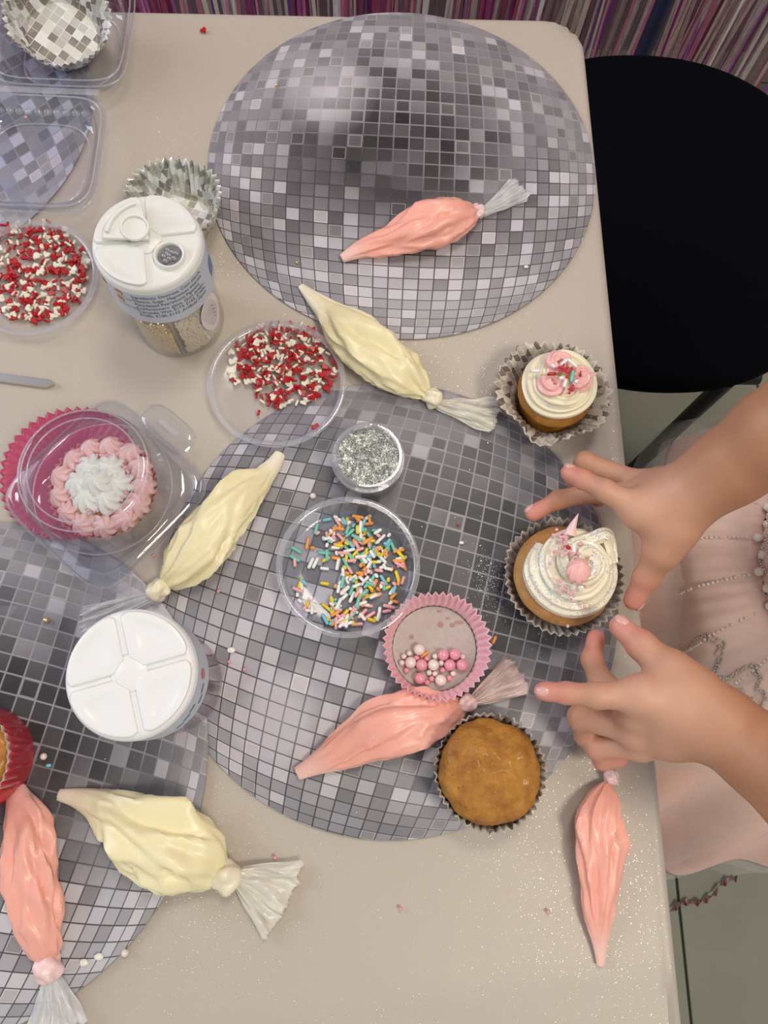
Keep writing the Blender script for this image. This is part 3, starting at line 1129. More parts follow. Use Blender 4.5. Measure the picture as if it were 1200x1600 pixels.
# pale pink case with pearls
pc = W(684, 1012, 0.026)
PCX = Vector((pc.x, pc.y + 0.002, T + ZM))
pinkcase = empty('cupcake_case', PCX, 'pale pink fluted paper case holding pink and white pearls', 'cupcake case', 'empty paper cupcake cases')
obj('fluted_wall', pleated(0.0295, 0.0368, 0.0200, n=44, amp=0.0013, seed=8, wob=0.0015, open_bottom=True, floor_z=0.0002), M['paper_pink'], pinkcase, solid=0.00018)
obj('base', lathe([(0.0003, 0.0009), (0.012, 0.0009), (0.0290, 0.0009), (0.0298, 0.0012), (0.0298, 0.0001)], 96), M['paper_grease'], pinkcase)
for (zx, zy, a, b) in ((620, 355, 5.5, 5), (735, 360, 4.5, 4), (800, 335, 8, 3.5), (690, 292, 4, 2), (335, 475, 4, 4), (605, 222, 4, 2)):
    p = W(590 + zx / 6.316, 920 + zy / 6.316, 0.002) - PCX
    obj('grease_spot', ([(p.x + a * 0.00045 * math.cos(k * .63) * (1 + .25 * nz(k, zx)), p.y + b * 0.00045 * math.sin(k * .63) * (1 + .25 * nz(k, zy)), 0.00105) for k in range(10)], [tuple(range(10))]), M['spot'], pinkcase)

pearl_big = make_mesh('pearl', *sphere(0.0041, 18, 12))
pearl_small = make_mesh('pearl', *sphere(0.0021, 14, 9))
pearl_big2, pearl_small2 = pearl_big.copy(), pearl_small.copy()
for a_ in (pearl_big, pearl_small):
    a_.materials.append(M['pearl_pink'])
for a_ in (pearl_big2, pearl_small2):
    a_.materials.append(M['pearl_ivory'])
for zx, zy, big, pk in ((410, 600, 1, 0), (325, 728, 1, 0), (433, 752, 1, 1), (550, 752, 1, 0), (648, 652, 1, 1), (762, 648, 1, 1), (713, 752, 1, 1), (830, 752, 1, 1), (418, 883, 1, 1), (622, 902, 1, 0),
                        (312, 637, 0, 0), (260, 668, 0, 0), (240, 730, 0, 0), (285, 805, 0, 1), (384, 682, 0, 1), (487, 688, 0, 1), (566, 667, 0, 0), (628, 732, 0, 0), (640, 803, 0, 1), (838, 672, 0, 0),
                        (508, 828, 0, 0), (566, 838, 0, 0), (533, 888, 0, 1), (487, 925, 0, 1), (705, 882, 0, 1), (745, 836, 0, 0)):
    r = 0.0041 if big else 0.0021
    p = W(590 + zx / 6.316, 920 + zy / 6.316, ZM + 0.001 + r)
    o = link('sugar_pearl', (pearl_big if big else pearl_small) if pk else (pearl_big2 if big else pearl_small2), None, loc=p)
    nm = ('large' if big else 'tiny') + (' pink' if pk else ' ivory')
    tag(o, nm + ' sugar pearl in the pale pink paper case', 'sugar pearl', nm + ' pearls in the pink paper case')

# ------------------------------------------------------------------ sprinkles: shared meshes


def capsule(L, r, n=8):
    prof = [(0.0001, -L / 2), (r * 0.75, -L / 2 + r * 0.25), (r, -L / 2 + r * 0.8), (r, L / 2 - r * 0.8), (r * 0.75, L / 2 - r * 0.25), (0.0001, L / 2)]
    v, f = lathe(prof, n)
    return [(p[2], p[1], p[0]) for p in v], [tuple(reversed(q)) for q in f]


def heart(s, th):
    n = 20
    pts = []
    for k in range(n):
        t = 2 * PI * k / n
        pts.append((s * 0.5 * math.sin(t) ** 3, s * (0.40 * math.cos(t) - 0.17 * math.cos(2 * t) - 0.07 * math.cos(3 * t) - 0.02 * math.cos(4 * t))))
    R = [[(x * k, y * k, z) for x, y in pts] for k, z in ((0.88, -th / 2), (1.0, -th * 0.25), (1.0, th * 0.25), (0.88, th / 2))]
    return rings(R, True, True)


def variants(vf, mats, name):
    out = {}
    for k in mats:
        me = make_mesh(name, *vf)
        me.materials.append(M[k])
        out[k] = me
    return out


ROD_HX = variants(capsule(0.0052, 0.00105), ('rod_red', 'rod_ivory'), 'rod')
HEART = variants(heart(0.0062, 0.0018), ('rod_red', 'rod_ivory'), 'heart')
LONG = ('rod_white', 'rod_yellow', 'rod_orange', 'rod_pink', 'rod_teal', 'rod_blue', 'rod_red')
ROD_L = variants(capsule(0.0092, 0.00130), LONG, 'rod')
ROD_M = variants(capsule(0.0068, 0.00130), LONG, 'rod')
ROD_S = variants(capsule(0.0038, 0.00130), LONG, 'rod')


class Pile:
    def __init__(self):
        self.pts = []

    def z(self, x, y, r, dz):
        k = 0.0
        for (a, b, c) in self.pts:
            d = math.hypot(a - x, b - y)
            if d < r:
                k = max(k, c + dz * (1 - 0.5 * d / r))
        self.pts.append((x, y, k))
        return k


def heart_pile(inside, N, floor_h, where, seed):
    rnd = random.Random(seed)
    pile = Pile()
    got = 0
    while got < N:
        px, py = inside(rnd)
        p = W(px, py, floor_h)
        red = rnd.random() < 0.60
        col = 'rod_red' if red else 'rod_ivory'
        cn = 'red' if red else 'white'
        tilt = (rnd.uniform(-.35, .35), rnd.uniform(-.35, .35), rnd.uniform(0, 2 * PI))
        hz = min(pile.z(p.x, p.y, 0.0034, 0.0016), 0.0052)
        if rnd.random() < 0.38:
            o = link('sugar_heart', HEART[col], None, loc=(p.x, p.y, p.z + 0.0012 + hz), rot=tilt)
            tag(o, cn + ' sugar heart in the pile ' + where, 'sprinkle', cn + ' hearts ' + where)
        else:
            o = link(cn + '_sugar_strand', ROD_HX[col], None, loc=(p.x, p.y, p.z + 0.0011 + hz), rot=(0, rnd.uniform(-.25, .25), tilt[2]))
            tag(o, cn + ' sugar strand in the pile ' + where, 'sprinkle', cn + ' strands ' + where)
        got += 1


# ------------------------------------------------------------------ clear round lids and pot


def round_tub(name, label, cat, c, zb, r_base, r_rim, h, m, mrim, lip=0.003, wall=0.0008):
    root = empty(name, (c[0], c[1], T + zb), label, cat)
    obj('base', lathe([(0.0003, 0.0002), (r_base * .6, 0.0002), (r_base - 0.002, 0.0002), (r_base, 0.0014), (r_base - wall, 0.0022), (r_base - 0.0028, 0.0010), (r_base * .6, 0.0010), (0.0003, 0.0010)], 96), m, root)
    obj('wall', lathe([(r_base, 0.0014), (r_rim, h - 0.002), (r_rim - wall, h - 0.002), (r_base - wall, 0.0022)], 96, loop=True), m, root)
    obj('rim', lathe([(r_rim - wall, h - 0.003), (r_rim + lip, h - 0.003), (r_rim + lip + 0.0005, h - 0.0005), (r_rim + lip * .6, h), (r_rim, h - 0.0002), (r_rim - wall * 1.4, h - 0.001)], 96, loop=True), mrim, root)
    return root


LID2 = (-0.0645, 0.256)
round_tub('sprinkle_dish', 'clear shallow dish of red and white sprinkles between the cream bags', 'dish', LID2, ZM, 0.0465, 0.0500, 0.0095, M['clear_lid'], M['clear_rim'])
LID1 = (-0.2630, 0.348)
round_tub('sprinkle_dish', 'clear shallow dish of red and white sprinkles at the left edge', 'dish', LID1, 0.0, 0.0465, 0.0490, 0.0095, M['clear_lid'], M['clear_rim'])
POT = (-0.0085, 0.109)
round_tub('sprinkle_tub', 'clear round tub of pastel sugar strands in the middle of the table', 'tub', POT, ZM, 0.0458, 0.0478, 0.021, M['clear_pot'], M['clear_rim'], lip=0.0028)


def in_lid2(rnd):
    while True:
        x, y = rnd.uniform(355, 528), rnd.uniform(503, 640)
        e = ((x - 443) / 86) ** 2 + ((y - 570) / 66) ** 2
        if e < 1 and not (x < 395 and y > 600) and not (x > 470 and y > 632) and (e < .75 or rnd.random() < .75):
            return x, y


def in_lid1(rnd):
    while True:
        x, y = rnd.uniform(-45, 141), rnd.uniform(342, 508)
        e = ((x - 52) / 90) ** 2 + ((y - 426) / 80) ** 2
        if e < 1 and (x > -6 or rnd.random() < .5):
            return x, y


heart_pile(in_lid2, 385, ZM + 0.0012, 'in the dish between the cream bags', 21)
heart_pile(in_lid1, 425, 0.0012, 'in the dish at the left edge', 22)
o = link('red_sugar_strand', ROD_HX['rod_red'], None, loc=W(404, 645, ZM + 0.0022), rot=(0, 0, 1.3))
tag(o, 'single red sugar strand lying apart in the dish between the cream bags', 'sprinkle')
o = link('sugar_heart', HEART['rod_red'], None, loc=W(493, 667, ZM + 0.0024), rot=(0, 0, 0.6))
tag(o, 'single red sugar heart lying apart near the rim of the dish between the cream bags', 'sprinkle')


def pastel_tub():
    rnd = random.Random(5)
    pile = Pile()
    cols = ['rod_white'] * 27 + ['rod_yellow'] * 15 + ['rod_orange'] * 17 + ['rod_pink'] * 15 + ['rod_teal'] * 17 + ['rod_blue'] * 10
    got = 0
    while got < 295:
        x, y = rnd.uniform(446, 638), rnd.uniform(796, 982)
        e = ((x - 543) / 95) ** 2 + ((y - 888) / 92) ** 2
        if e > 0.97:
            continue
        dens = 1.0
        if ((x - 500) / 27) ** 2 + ((y - 908) / 44) ** 2 < 1:
            dens = 0.16
        elif ((x - 494) / 30) ** 2 + ((y - 862) / 24) ** 2 < 1:
            dens = 0.25
        elif x < 540 and y < 900:
            dens = 0.8
        if rnd.random() > dens:
            continue
        h0 = ZM + 0.0012
        p = W(x, y, h0)
        if math.hypot(p.x - POT[0], p.y - POT[1]) > 0.0425:
            continue
        c = rnd.choice(cols)
        L = rnd.random()
        me = ROD_L if L < 0.28 else (ROD_M if L < 0.68 else ROD_S)
        hz = min(pile.z(p.x, p.y, 0.0030, 0.0017), 0.0045)
        o = link('pastel_sugar_strand', me[c], None, loc=(p.x, p.y, p.z + 0.0013 + hz), rot=(0, rnd.uniform(-.12, .12), rnd.uniform(0, PI)))
        cn = c[4:]
        tag(o, cn + ' sugar strand in the clear tub of pastel strands', 'sprinkle', cn + ' strands in the clear tub')
        got += 1


pastel_tub()

# ------------------------------------------------------------------ silver glitter jar
gj = W(575, 712, 0.034)
jar = empty('glitter_jar', (gj.x, gj.y, T + ZM), 'small clear screw jar full of silver glitter above the pastel tub', 'jar')
obj('body', lathe([(0.0003, 0.0), (0.0235, 0.0), (0.0252, 0.0015), (0.0256, 0.004), (0.0256, 0.024), (0.0262, 0.0265), (0.0225, 0.028), (0.0222, 0.0265), (0.0226, 0.004), (0.0210, 0.003), (0.0003, 0.003)], 72), M['clear_jar'], jar)
obj('neck', lathe([(0.0236, 0.0265), (0.0266, 0.0265), (0.0270, 0.0275), (0.0266, 0.0285), (0.0250, 0.0288), (0.0252, 0.0345), (0.0246, 0.0352), (0.0228, 0.0352), (0.0224, 0.0345), (0.0226, 0.0265)], 72, loop=True), M['clear_rim'], jar)
gv = []
for r_ in np.linspace(0.0004, 0.0221, 16):
    ring = []
    for k in range(72):
        x, y = r_ * math.cos(2 * PI * k / 72), r_ * math.sin(2 * PI * k / 72)
        ring.append((x, y, 0.0305 + 0.0016 * nz(x * 90, y * 90, 2) + 0.0010 * nz(x * 260, y * 260, 7)))
    gv.append(ring)
gv += [[(0.0221 * math.cos(2 * PI * k / 72), 0.0221 * math.sin(2 * PI * k / 72), z) for k in range(72)] for z in (0.018, 0.0032)]
gl = obj('glitter', rings(gv, True, True), M['glitter'], loc=(gj.x, gj.y, T + ZM))
tag(gl, 'loose silver glitter filling the small screw jar', 'glitter', kind='stuff')


def spill(label, spots, seed, zb=ZM):
    rnd = random.Random(seed)
    V, F = [], []
    for (px, py, sx, sy, n, sz) in spots:
        for _ in range(n):
            p = W(rnd.gauss(px, sx), rnd.gauss(py, sy), zb + 0.0002)
            s = sz * rnd.uniform(0.5, 1.2)
            a = rnd.random() * PI
            t = rnd.uniform(-.5, .5)
            b = len(V)
            for k in range(4):
                c_, s_ = math.cos(a + k * PI / 2) * s, math.sin(a + k * PI / 2) * s
                V.append((p.x + c_, p.y + s_, p.z + abs(t) * s + t * c_))
            F.append((b, b + 1, b + 2, b + 3))
    o = obj('spilled_glitter', (V, F), M['glitter_bit'], smooth=False)
    tag(o, label, 'glitter', kind='stuff')


spill('silver glitter spilled beside the decorated cupcake', [(765, 905, 12, 20, 260, 0.00032), (775, 935, 22, 30, 160, 0.0003), (745, 890, 18, 14, 70, 0.0003), (870, 1010, 26, 18, 50, 0.00028), (690, 780, 50, 50, 70, 0.00026)], 1)
spill('fine pale glitter dusted over the far placemat', [(640, 110, 50, 30, 420, 0.00024), (700, 140, 40, 20, 200, 0.00024), (540, 150, 60, 50, 150, 0.00022), (600, 210, 120, 70, 200, 0.00022)], 2)
spill('stray glitter flecks scattered on the near placemats', [(560, 1130, 90, 70, 60, 0.0003), (250, 1180, 60, 40, 30, 0.0003)], 3, 0.0028)

# ------------------------------------------------------------------ shaker jars


def text_mesh(body, size):
    cu = bpy.data.curves.new('txt', 'FONT')
    cu.body = body
    cu.size = size
    o = bpy.data.objects.new('txt', cu)
    COL.objects.link(o)
    dg = bpy.context.evaluated_depsgraph_get()
    me = bpy.data.meshes.new_from_object(o.evaluated_get(dg))
    v = [tuple(p.co) for p in me.vertices]
    f = [tuple(p.vertices) for p in me.polygons]
    bpy.data.objects.remove(o, do_unlink=True)
    bpy.data.meshes.remove(me)
    return v, f


def wrap(vf, r, a0, z0):
    """bend flat text around a vertical cylinder, starting at angle a0, baseline z0"""
    return [((r) * math.cos(a0 + x / r), (r) * math.sin(a0 + x / r), z0 + y) for x, y, _ in vf[0]], vf[1]


def sector(r0, r1, a0, a1, z0, z1, n=20, bev=0.0008, crop=None):
    """rounded pie-slice slab"""
    out = []
    am = (a0 + a1) / 2
    cx_, cy_ = math.cos(am) * (r0 + r1) * .55, math.sin(am) * (r0 + r1) * .55
    pts = []
    if r0 > 0.001:
        for k in range(n // 2, -1, -1):
            a = a0 + (a1 - a0) * k / (n // 2)
            pts.append((r0 * math.cos(a), r0 * math.sin(a)))
    else:
        pts.append((r0 * math.cos(am), r0 * math.sin(am)))
    for k in range(n + 1):
        a = a0 + (a1 - a0) * k / n
        pts.append((r1 * math.cos(a), r1 * math.sin(a)))
    R = []
    for s, z in ((1, z0), (1, z1 - bev), (1 - bev / r1 * 1.2, z1)):
        R.append([(cx_ + (x - cx_) * s, cy_ + (y - cy_) * s, z) for x, y in pts])
    return rings(R, True, True)


def flap_slab(a0, a1, gap, r0, r1, z0, z1, n=18):
    """quarter flap of a shaker lid, parallel grooves to its neighbours, rounded corners"""
    pts = []
    for k in range(n + 1):
        r = r1 - 0.0022 * (abs(2 * k / n - 1) ** 14)
        lo, hi = a0 + math.asin(gap / r), a1 - math.asin(gap / r)
        t = lo + (hi - lo) * k / n
        pts.append((r * math.cos(t), r * math.sin(t)))
    for k in range(7):
        lo, hi = a0 + math.asin(gap / r0), a1 - math.asin(gap / r0)
        t = hi + (lo - hi) * k / 6
        r = r0 * (1 - 0.10 * math.sin(PI * k / 6))
        pts.append((r * math.cos(t), r * math.sin(t)))
    cx_ = sum(p[0] for p in pts) / len(pts)
    cy_ = sum(p[1] for p in pts) / len(pts)
    R = [[(cx_ + (x - cx_) * q, cy_ + (y - cy_) * q, z) for x, y in pts] for q, z in ((1, z0), (1, z1 - 0.0008), (0.985, z1 - 0.0002), (0.955, z1), (0.62, z1), (0.58, z1 - 0.0003), (0.05, z1 - 0.0003))]
    return rings(R, True, True)


def shaker(label, c, rot, opened, mlid, mbody):
    root = empty('shaker_jar', (c[0], c[1], T + c[2]), label, 'jar', 'sprinkle shaker jars')
    HB, HT, RB, RL = 0.078, 0.104, 0.0345, 0.0372
    obj('body', lathe([(0.0003, 0.0004), (RB - 0.003, 0.0), (RB, 0.003), (RB, HB), (RB - 0.0012, HB), (RB - 0.0012, 0.0036), (RB - 0.0035, 0.002), (0.0003, 0.002)], 80), mbody, root)
    for a in (rot, rot + PI / 2):
        v, f = box(2 * RB - 0.004, 0.0010, HB - 0.004, 0, (0, 0, HB / 2 + 0.001))
        obj('divider', moved((v, f), rz=a), M['clear_rim'], root, smooth=False)
    # lid: skirt, flat top, four flaps
    lid = obj('lid', lathe([(RL - 0.0014, HB - 0.003), (RL, HB - 0.003), (RL, HT - 0.004), (RL - 0.0010, HT - 0.0018), (RL - 0.0032, HT - 0.0006), (RL - 0.006, HT - 0.0010), (0.0003, HT - 0.0010)], 96), mlid, root)
    for k in range(4):
        if opened and k == 0:
            continue
        a = rot + k * PI / 2
        obj('flap', flap_slab(a, a + PI / 2, 0.0017, 0.0085, RL - 0.0022, HT - 0.0012, HT + 0.0016), mlid, lid)
    obj('hub', rings([sq_ring(0.0088 * s, 0.0088 * s, 4, z, 48) for s, z in ((1, HT - 0.0012), (1, HT + 0.0004), (0.93, HT + 0.0009), (0.02, HT + 0.0009))], False, True), mlid, lid, rot=(0, 0, rot + PI / 4))
    if opened:
        am = rot + PI / 4
        hx, hy = 0.0205 * math.cos(am), 0.0205 * math.sin(am)
        hole = obj('pour_spout', lathe([(0.0084, HT - 0.0012), (0.0108, HT - 0.0012), (0.0106, HT + 0.0022), (0.0100, HT + 0.0028), (0.0090, HT + 0.0026), (0.0084, HT + 0.0016)], 40, loop=True), mlid, lid)
        hole.location = (hx, hy, 0)
        dk = lathe([(0.0003, HT - 0.0004), (0.0086, HT - 0.0004)], 32)
        o = obj('spout_opening', dk, M['black_dark'], lid, (hx, hy, 0))
        for q in range(9):
            bd = obj('silver_ball', sphere(0.0024, 10, 7), M['black_dark'], o)
            bd.location = (0.0052 * math.cos(q * 2.4) * (q / 9) ** .5, 0.0052 * math.sin(q * 2.4) * (q / 9) ** .5, HT + 0.0002)
        # opened flap folded over the hub: slice lying on the opposite side, raised and tilted
        am2 = am + PI
        fl = sector(0.0, 0.0300, -PI / 4 + 0.10, PI / 4 - 0.10, 0, 0.0022, bev=0.0006)
        ring_ = lathe([(0.0078, 0.0022), (0.0096, 0.0022), (0.0094, 0.0042), (0.0080, 0.0042)], 36, loop=True)
        ring_ = ([(x + 0.0120, y, z) for x, y, z in ring_[0]], ring_[1])
        grip = sweep([(0.0272 * math.cos(t), 0.0272 * math.sin(t), 0.0032) for t in np.linspace(-0.55, 0.55, 20)], 0.0016, 8)
        m4 = Matrix.Translation((0.004 * math.cos(am), 0.004 * math.sin(am), HT + 0.0026)) @ Matrix.Rotation(am2, 4, 'Z') @ Matrix.Rotation(-0.13, 4, 'Y')
        of = obj('open_flap', moved(fl, mat=m4), mlid, lid)
        obj('flap_plug', moved(ring_, mat=m4), mlid, of)
        obj('flap_grip', moved(grip, mat=m4), mlid, of)
    return root, HB, HT, RB, RL


J1 = (-0.1440, 0.3155, 0.0)
toward = -1.18      # direction of the printed ingredients
r1, HB, HT, RB, RL = shaker('shaker jar of gold pearls with one lid flap open and a pale blue ingredients label', J1, -1.42, True, M['white_plastic'], M['clear_jar'])
band = obj('label_band', lathe([(RL - 0.001, HB - 0.018), (RL + 0.0002, HB - 0.018), (RL + 0.0002, HT - 0.0075), (RL - 0.001, HT - 0.0075)], 96, loop=True), M['label_blue'], r1)
lines = ["Ingredients: Dextrose, Corn starch,", "Dextrin, Sugar, Magnesium stearate,", "Mica-based Pearlescent Pigment,", "Confectioners' glaze, Gum Arabic,", "Carnauba Wax, E174, E162, E160c,", "E160a, E100, E133, Artificial Flavor"]
tparts = []
for i, s in enumerate(lines):
    v, f = text_mesh(s, 0.0052)
    w_ = max(p[0] for p in v)
    k_ = 0.054 / w_ if i != 2 else 0.050 / w_
    v = [(p[0] * k_, p[1] * 0.86, 0) for p in v]
    tparts.append(wrap((v, f), RL + 0.0005, -1.86, HT - 0.0128 - i * 0.0046))
obj('ingredients_print', merge(*tparts), M['ink'], band, smooth=False)
for (a_, z_, m_, s_) in ((-2.12, HT - 0.0125, 'orange_ink', 'NUT FREE'), (-2.17, HT - 0.0225, 'yellow_ink', 'GLUTEN FREE'), (-2.52, HT - 0.0125, 'orange_ink', None)):
    d_ = [(0.0033 * math.cos(t), 0.0033 * math.sin(t), 0) for t in np.linspace(0, 2 * PI, 24, endpoint=False)]
    obj('badge', wrap((d_, [tuple(range(24))]), RL + 0.0005, a_, z_), M[m_], band)
    for q in range(3):
        d2 = [(x * 0.55 * 0.5 + (q - 1) * 0.0018, y * 0.9 * .5, 0) for x, y, _ in d_]
        obj('badge_mark', wrap((d2, [tuple(range(24))]), RL + 0.0007, a_, z_), M['label_blue'], band)
    if s_:
        v, f = text_mesh(s_, 0.0026)
        w_ = max(p[0] for p in v)
        obj('badge_print', wrap(([(p[0] - w_ * .2, p[1], 0) for p in v], f), RL + 0.0006, a_, z_ - 0.0055), M['ink'], band, smooth=False)
# blue printed panel on the right of the band and a small white sticker below
v = [(x, y, 0) for x, y in ((0, 0), (0.008, 0), (0.010, 0.006), (0.008, 0.015), (0.001, 0.015), (-0.001, 0.007))]
obj('blue_panel', wrap((v, [tuple(range(6))]), RL + 0.0005, -0.10, HB - 0.010), M['ink_blue'], band, smooth=False)
pan = [(0.012 * math.cos(t), 0.020 * math.sin(t), 0) for t in np.linspace(0, 2 * PI, 32, endpoint=False)]
stk = obj('sticker', wrap((pan, [tuple(range(32))]), RB + 0.0004, -0.42, 0.036), M['white_label'], r1)
for q in range(7):
    d_ = [(x, y, 0) for x, y in ((0, 0), (0.0014, 0), (0.0014, 0.0009), (0, 0.0009))]
    obj('print_mark', wrap((d_, [(0, 1, 2, 3)]), RB + 0.0006, -0.38 + 0.05 * (q % 2), 0.028 + q * 0.0024), M['ink'], stk, smooth=False)


def beads(parent_loc, name, label, m, a0, a1, zmax, r, n, seed, R=0.0315):
    """bead fill of one wedge of a jar: uncountable, one object"""
    rnd = random.Random(seed)
    sv, sf = sphere(r, 8, 5)
    V, F = [], []
    for _ in range(n):
        a = rnd.uniform(a0 + .10, a1 - .10)
        rad = R * math.sqrt(rnd.random()) * .985
        if rad < 0.006:
            continue
        # beads that show: at the wall, and on top
        if rnd.random() < 0.6:
            rad = R - rnd.random() * r
            z = rnd.uniform(0.0025 + r, zmax)
        else:
            z = zmax + rnd.uniform(-1, 1) * r
        b = len(V)
        V += [(p[0] + rad * math.cos(a), p[1] + rad * math.sin(a), p[2] + z) for p in sv]
        F += [tuple(i + b for i in f) for f in sf]
    core = sector(0.003, R - r, a0 + .12, a1 - .12, 0.003, zmax)
    V, F = merge((V, F), core)
    o = obj(name, (V, F), m, loc=parent_loc)
    tag(o, label, 'beads', kind='stuff')
    return o


jl = (J1[0], J1[1], T)
q0 = -1.42
beads(jl, 'gold_beads', 'tiny gold beads in the front left wedge of the gold shaker jar', M['gold'], -1.42 - PI / 2, -1.42, 0.030, 0.0011, 1500, 3)
beads(jl, 'champagne_beads', 'tiny champagne beads in the front right wedge of the gold shaker jar', M['pearl'], -1.42, -1.42 + PI / 2, 0.044, 0.0012, 1600, 4)
beads(jl, 'pale_beads', 'pale beads in the far right wedge of the gold shaker jar', M['pearl'], -1.42 + PI / 2, -1.42 + PI, 0.045, 0.0022, 400, 5)
beads(jl, 'pale_beads', 'pale beads in the far left wedge of the gold shaker jar', M['pearl'], -1.42 + PI, -1.42 + 1.5 * PI, 0.045, 0.0022, 400, 6)
rnd = random.Random(9)
for q in range(14):
    a = rnd.uniform(q0 - PI / 2 + 0.25, q0 - 0.2)
    r_ = 0.0046 if q == 0 else rnd.choice((0.0022, 0.0026, 0.0018))
    if q == 0:
        a = q0 - 0.30
    o = obj('gold_pearl', sphere(r_, 16, 10), M['goldp'], loc=(J1[0] + (0.0315 - r_) * math.cos(a), J1[1] + (0.0315 - r_) * math.sin(a), T + (0.038 if q == 0 else rnd.uniform(0.029, 0.040))))
    tag(o, 'largest gold pearl in the shaker jar, beside the divider' if q == 0 else 'gold pearl on top of the tiny gold beads in the shaker jar', 'pearl', None if q == 0 else 'gold pearls in the shaker jar')

J2 = (-0.1310, 0.0295, 0.0027)
r2, *_ = shaker('closed empty shaker jar with plain white four-flap lid and clear pink-tinged body', J2, 0.28, False, M['white_plastic2'], M['clear_rosy'])
band2 = obj('label_band', lathe([(RL - 0.001, HB - 0.012), (RL + 0.0002, HB - 0.012), (RL + 0.0002, HT - 0.0060), (RL - 0.001, HT - 0.0060)], 96, loop=True), M['label_blue'], r2)
for q in range(5):
    v = [(0, 0, 0), (0.0055, 0, 0), (0.0055, 0.0028, 0), (0, 0.0028, 0)]
    obj('blue_print', wrap((v, [(0, 1, 2, 3)]), RL + 0.0005, -0.95 + q * 0.17, HB - 0.004 + 0.004 * (q % 3)), M['ink_blue'], band2, smooth=False)
d_ = [(0.0032 * math.cos(t), 0.0048 * math.sin(t), 0) for t in np.linspace(0, 2 * PI, 24, endpoint=False)]
obj('red_print', wrap((d_, [tuple(range(24))]), RL + 0.0005, 0.02, HB + 0.006), M['paper_rose'], band2)
# ------------------------------------------------------------------ knife at the left edge
ka, kb = W(-60, 581, 0.002), W(84, 600, 0.002)
kd = (kb - ka)
kn = Vector((-kd.y, kd.x, 0)).normalized()
kr = []
for i in range(24):
    s = i / 23
    w_ = 0.0036 if s < 0.9 else 0.0036 * (1 - ((s - .9) / .1) ** 2 * 0.85)
    c_ = ka + kd * s + kn * (0.0012 * ss(.9, 1, s))
    kr.append([c_ - kn * w_ + Vector((0, 0, -0.0012)), c_ + kn * w_ + Vector((0, 0, -0.0012)), c_ + kn * w_ * .85 + Vector((0, 0, 0.0008)), c_ - kn * w_ * .85 + Vector((0, 0, 0.0008))])
tag(obj('table_knife', rings(kr, True, True), M['steel'], smooth=False), 'narrow silver knife lying on the cloth at the left edge', 'knife')

# ------------------------------------------------------------------ cupcakes


def cake_top(r, h0, h1, seed, n=64, lump=0.0012):
    R = []
    prof = [(0.80, -0.010), (0.90, -0.002), (0.985, 0.10), (1.0, 0.28), (0.965, 0.48), (0.88, 0.68), (0.75, 0.83), (0.58, 0.93), (0.38, 0.985), (0.18, 1.0), (0.02, 1.0)]
    prof = smooth_path(prof, 34)
    for k_, t_ in prof:
        ring = []
        for k in range(n):
            th = 2 * PI * k / n
            x, y = math.cos(th), math.sin(th)
            d = lump * (nz(x * k_ * 2.2 + seed, y * k_ * 2.2, t_ * 2) + 0.6 * nz(x * k_ * 5, y * k_ * 5 + seed, 3) + 0.3 * nz(x * k_ * 11, y * k_ * 11 + seed, 6))
            rr = r * k_ * (1 + 0.02 * nz(x * 1.3, y * 1.3 + seed)) + d * 0.6 * k_
            ring.append((rr * x, rr * y, h0 + (h1 - h0) * t_ + d * t_))
        R.append(ring)
    return rings(R, True, True)


def rosette(r, h, lobes=7, seed=0, twist=1.6, lean=(0, 0), depth=0.24):
    R = []
    for i in range(16):
        t = i / 15
        rad = r * (0.72 + 0.5 * t * (1 - t) * 2.2 - 0.72 * t ** 1.7) if t < 1 else 0.0002
        rad = max(rad, 0.0002)
        ring = []
        for k in range(lobes * 6):
            th = 2 * PI * k / (lobes * 6)
            q = rad * (1 + depth * (1 - t * .5) * math.cos(lobes * (th + twist * t)) + 0.06 * nz(seed, math.cos(th), math.sin(th)))
            ring.append((q * math.cos(th) + lean[0] * t * t, q * math.sin(th) + lean[1] * t * t, h * t ** 0.8))
        R.append(ring)
    return rings(R, True, True)


def cupcake(label, c, zb, rb, rr, h, paper, cake_r, cake_h0, cake_h1, cake_m, seed, paper_kw, lump=0.0012):
    root = empty('cupcake', (c.x, c.y, T + zb), label, 'cupcake', 'cupcakes on the table')
    obj('paper_case', pleated(rb, rr, h, **paper_kw), paper, root, solid=0.00018)
    obj('cake', merge(cake_top(cake_r, cake_h0, cake_h1, seed, lump=lump), lathe([(rb * .97, 0.001), (cake_r * .83, cake_h0)], 48, cap0=True)), cake_m, root)
    return root


# plain cupcake
c = W(767, 1206, 0.034)
cupcake('plain golden undecorated cupcake in brown tile-print case', c, ZM, 0.0255, 0.0362, 0.0300, M['paper_brown'], 0.0335, 0.024, 0.0415, M['cake'], 5,
        dict(n=46, amp=0.0010, jag=0.0012, wob=0.0015, seed=5), 0.0026)

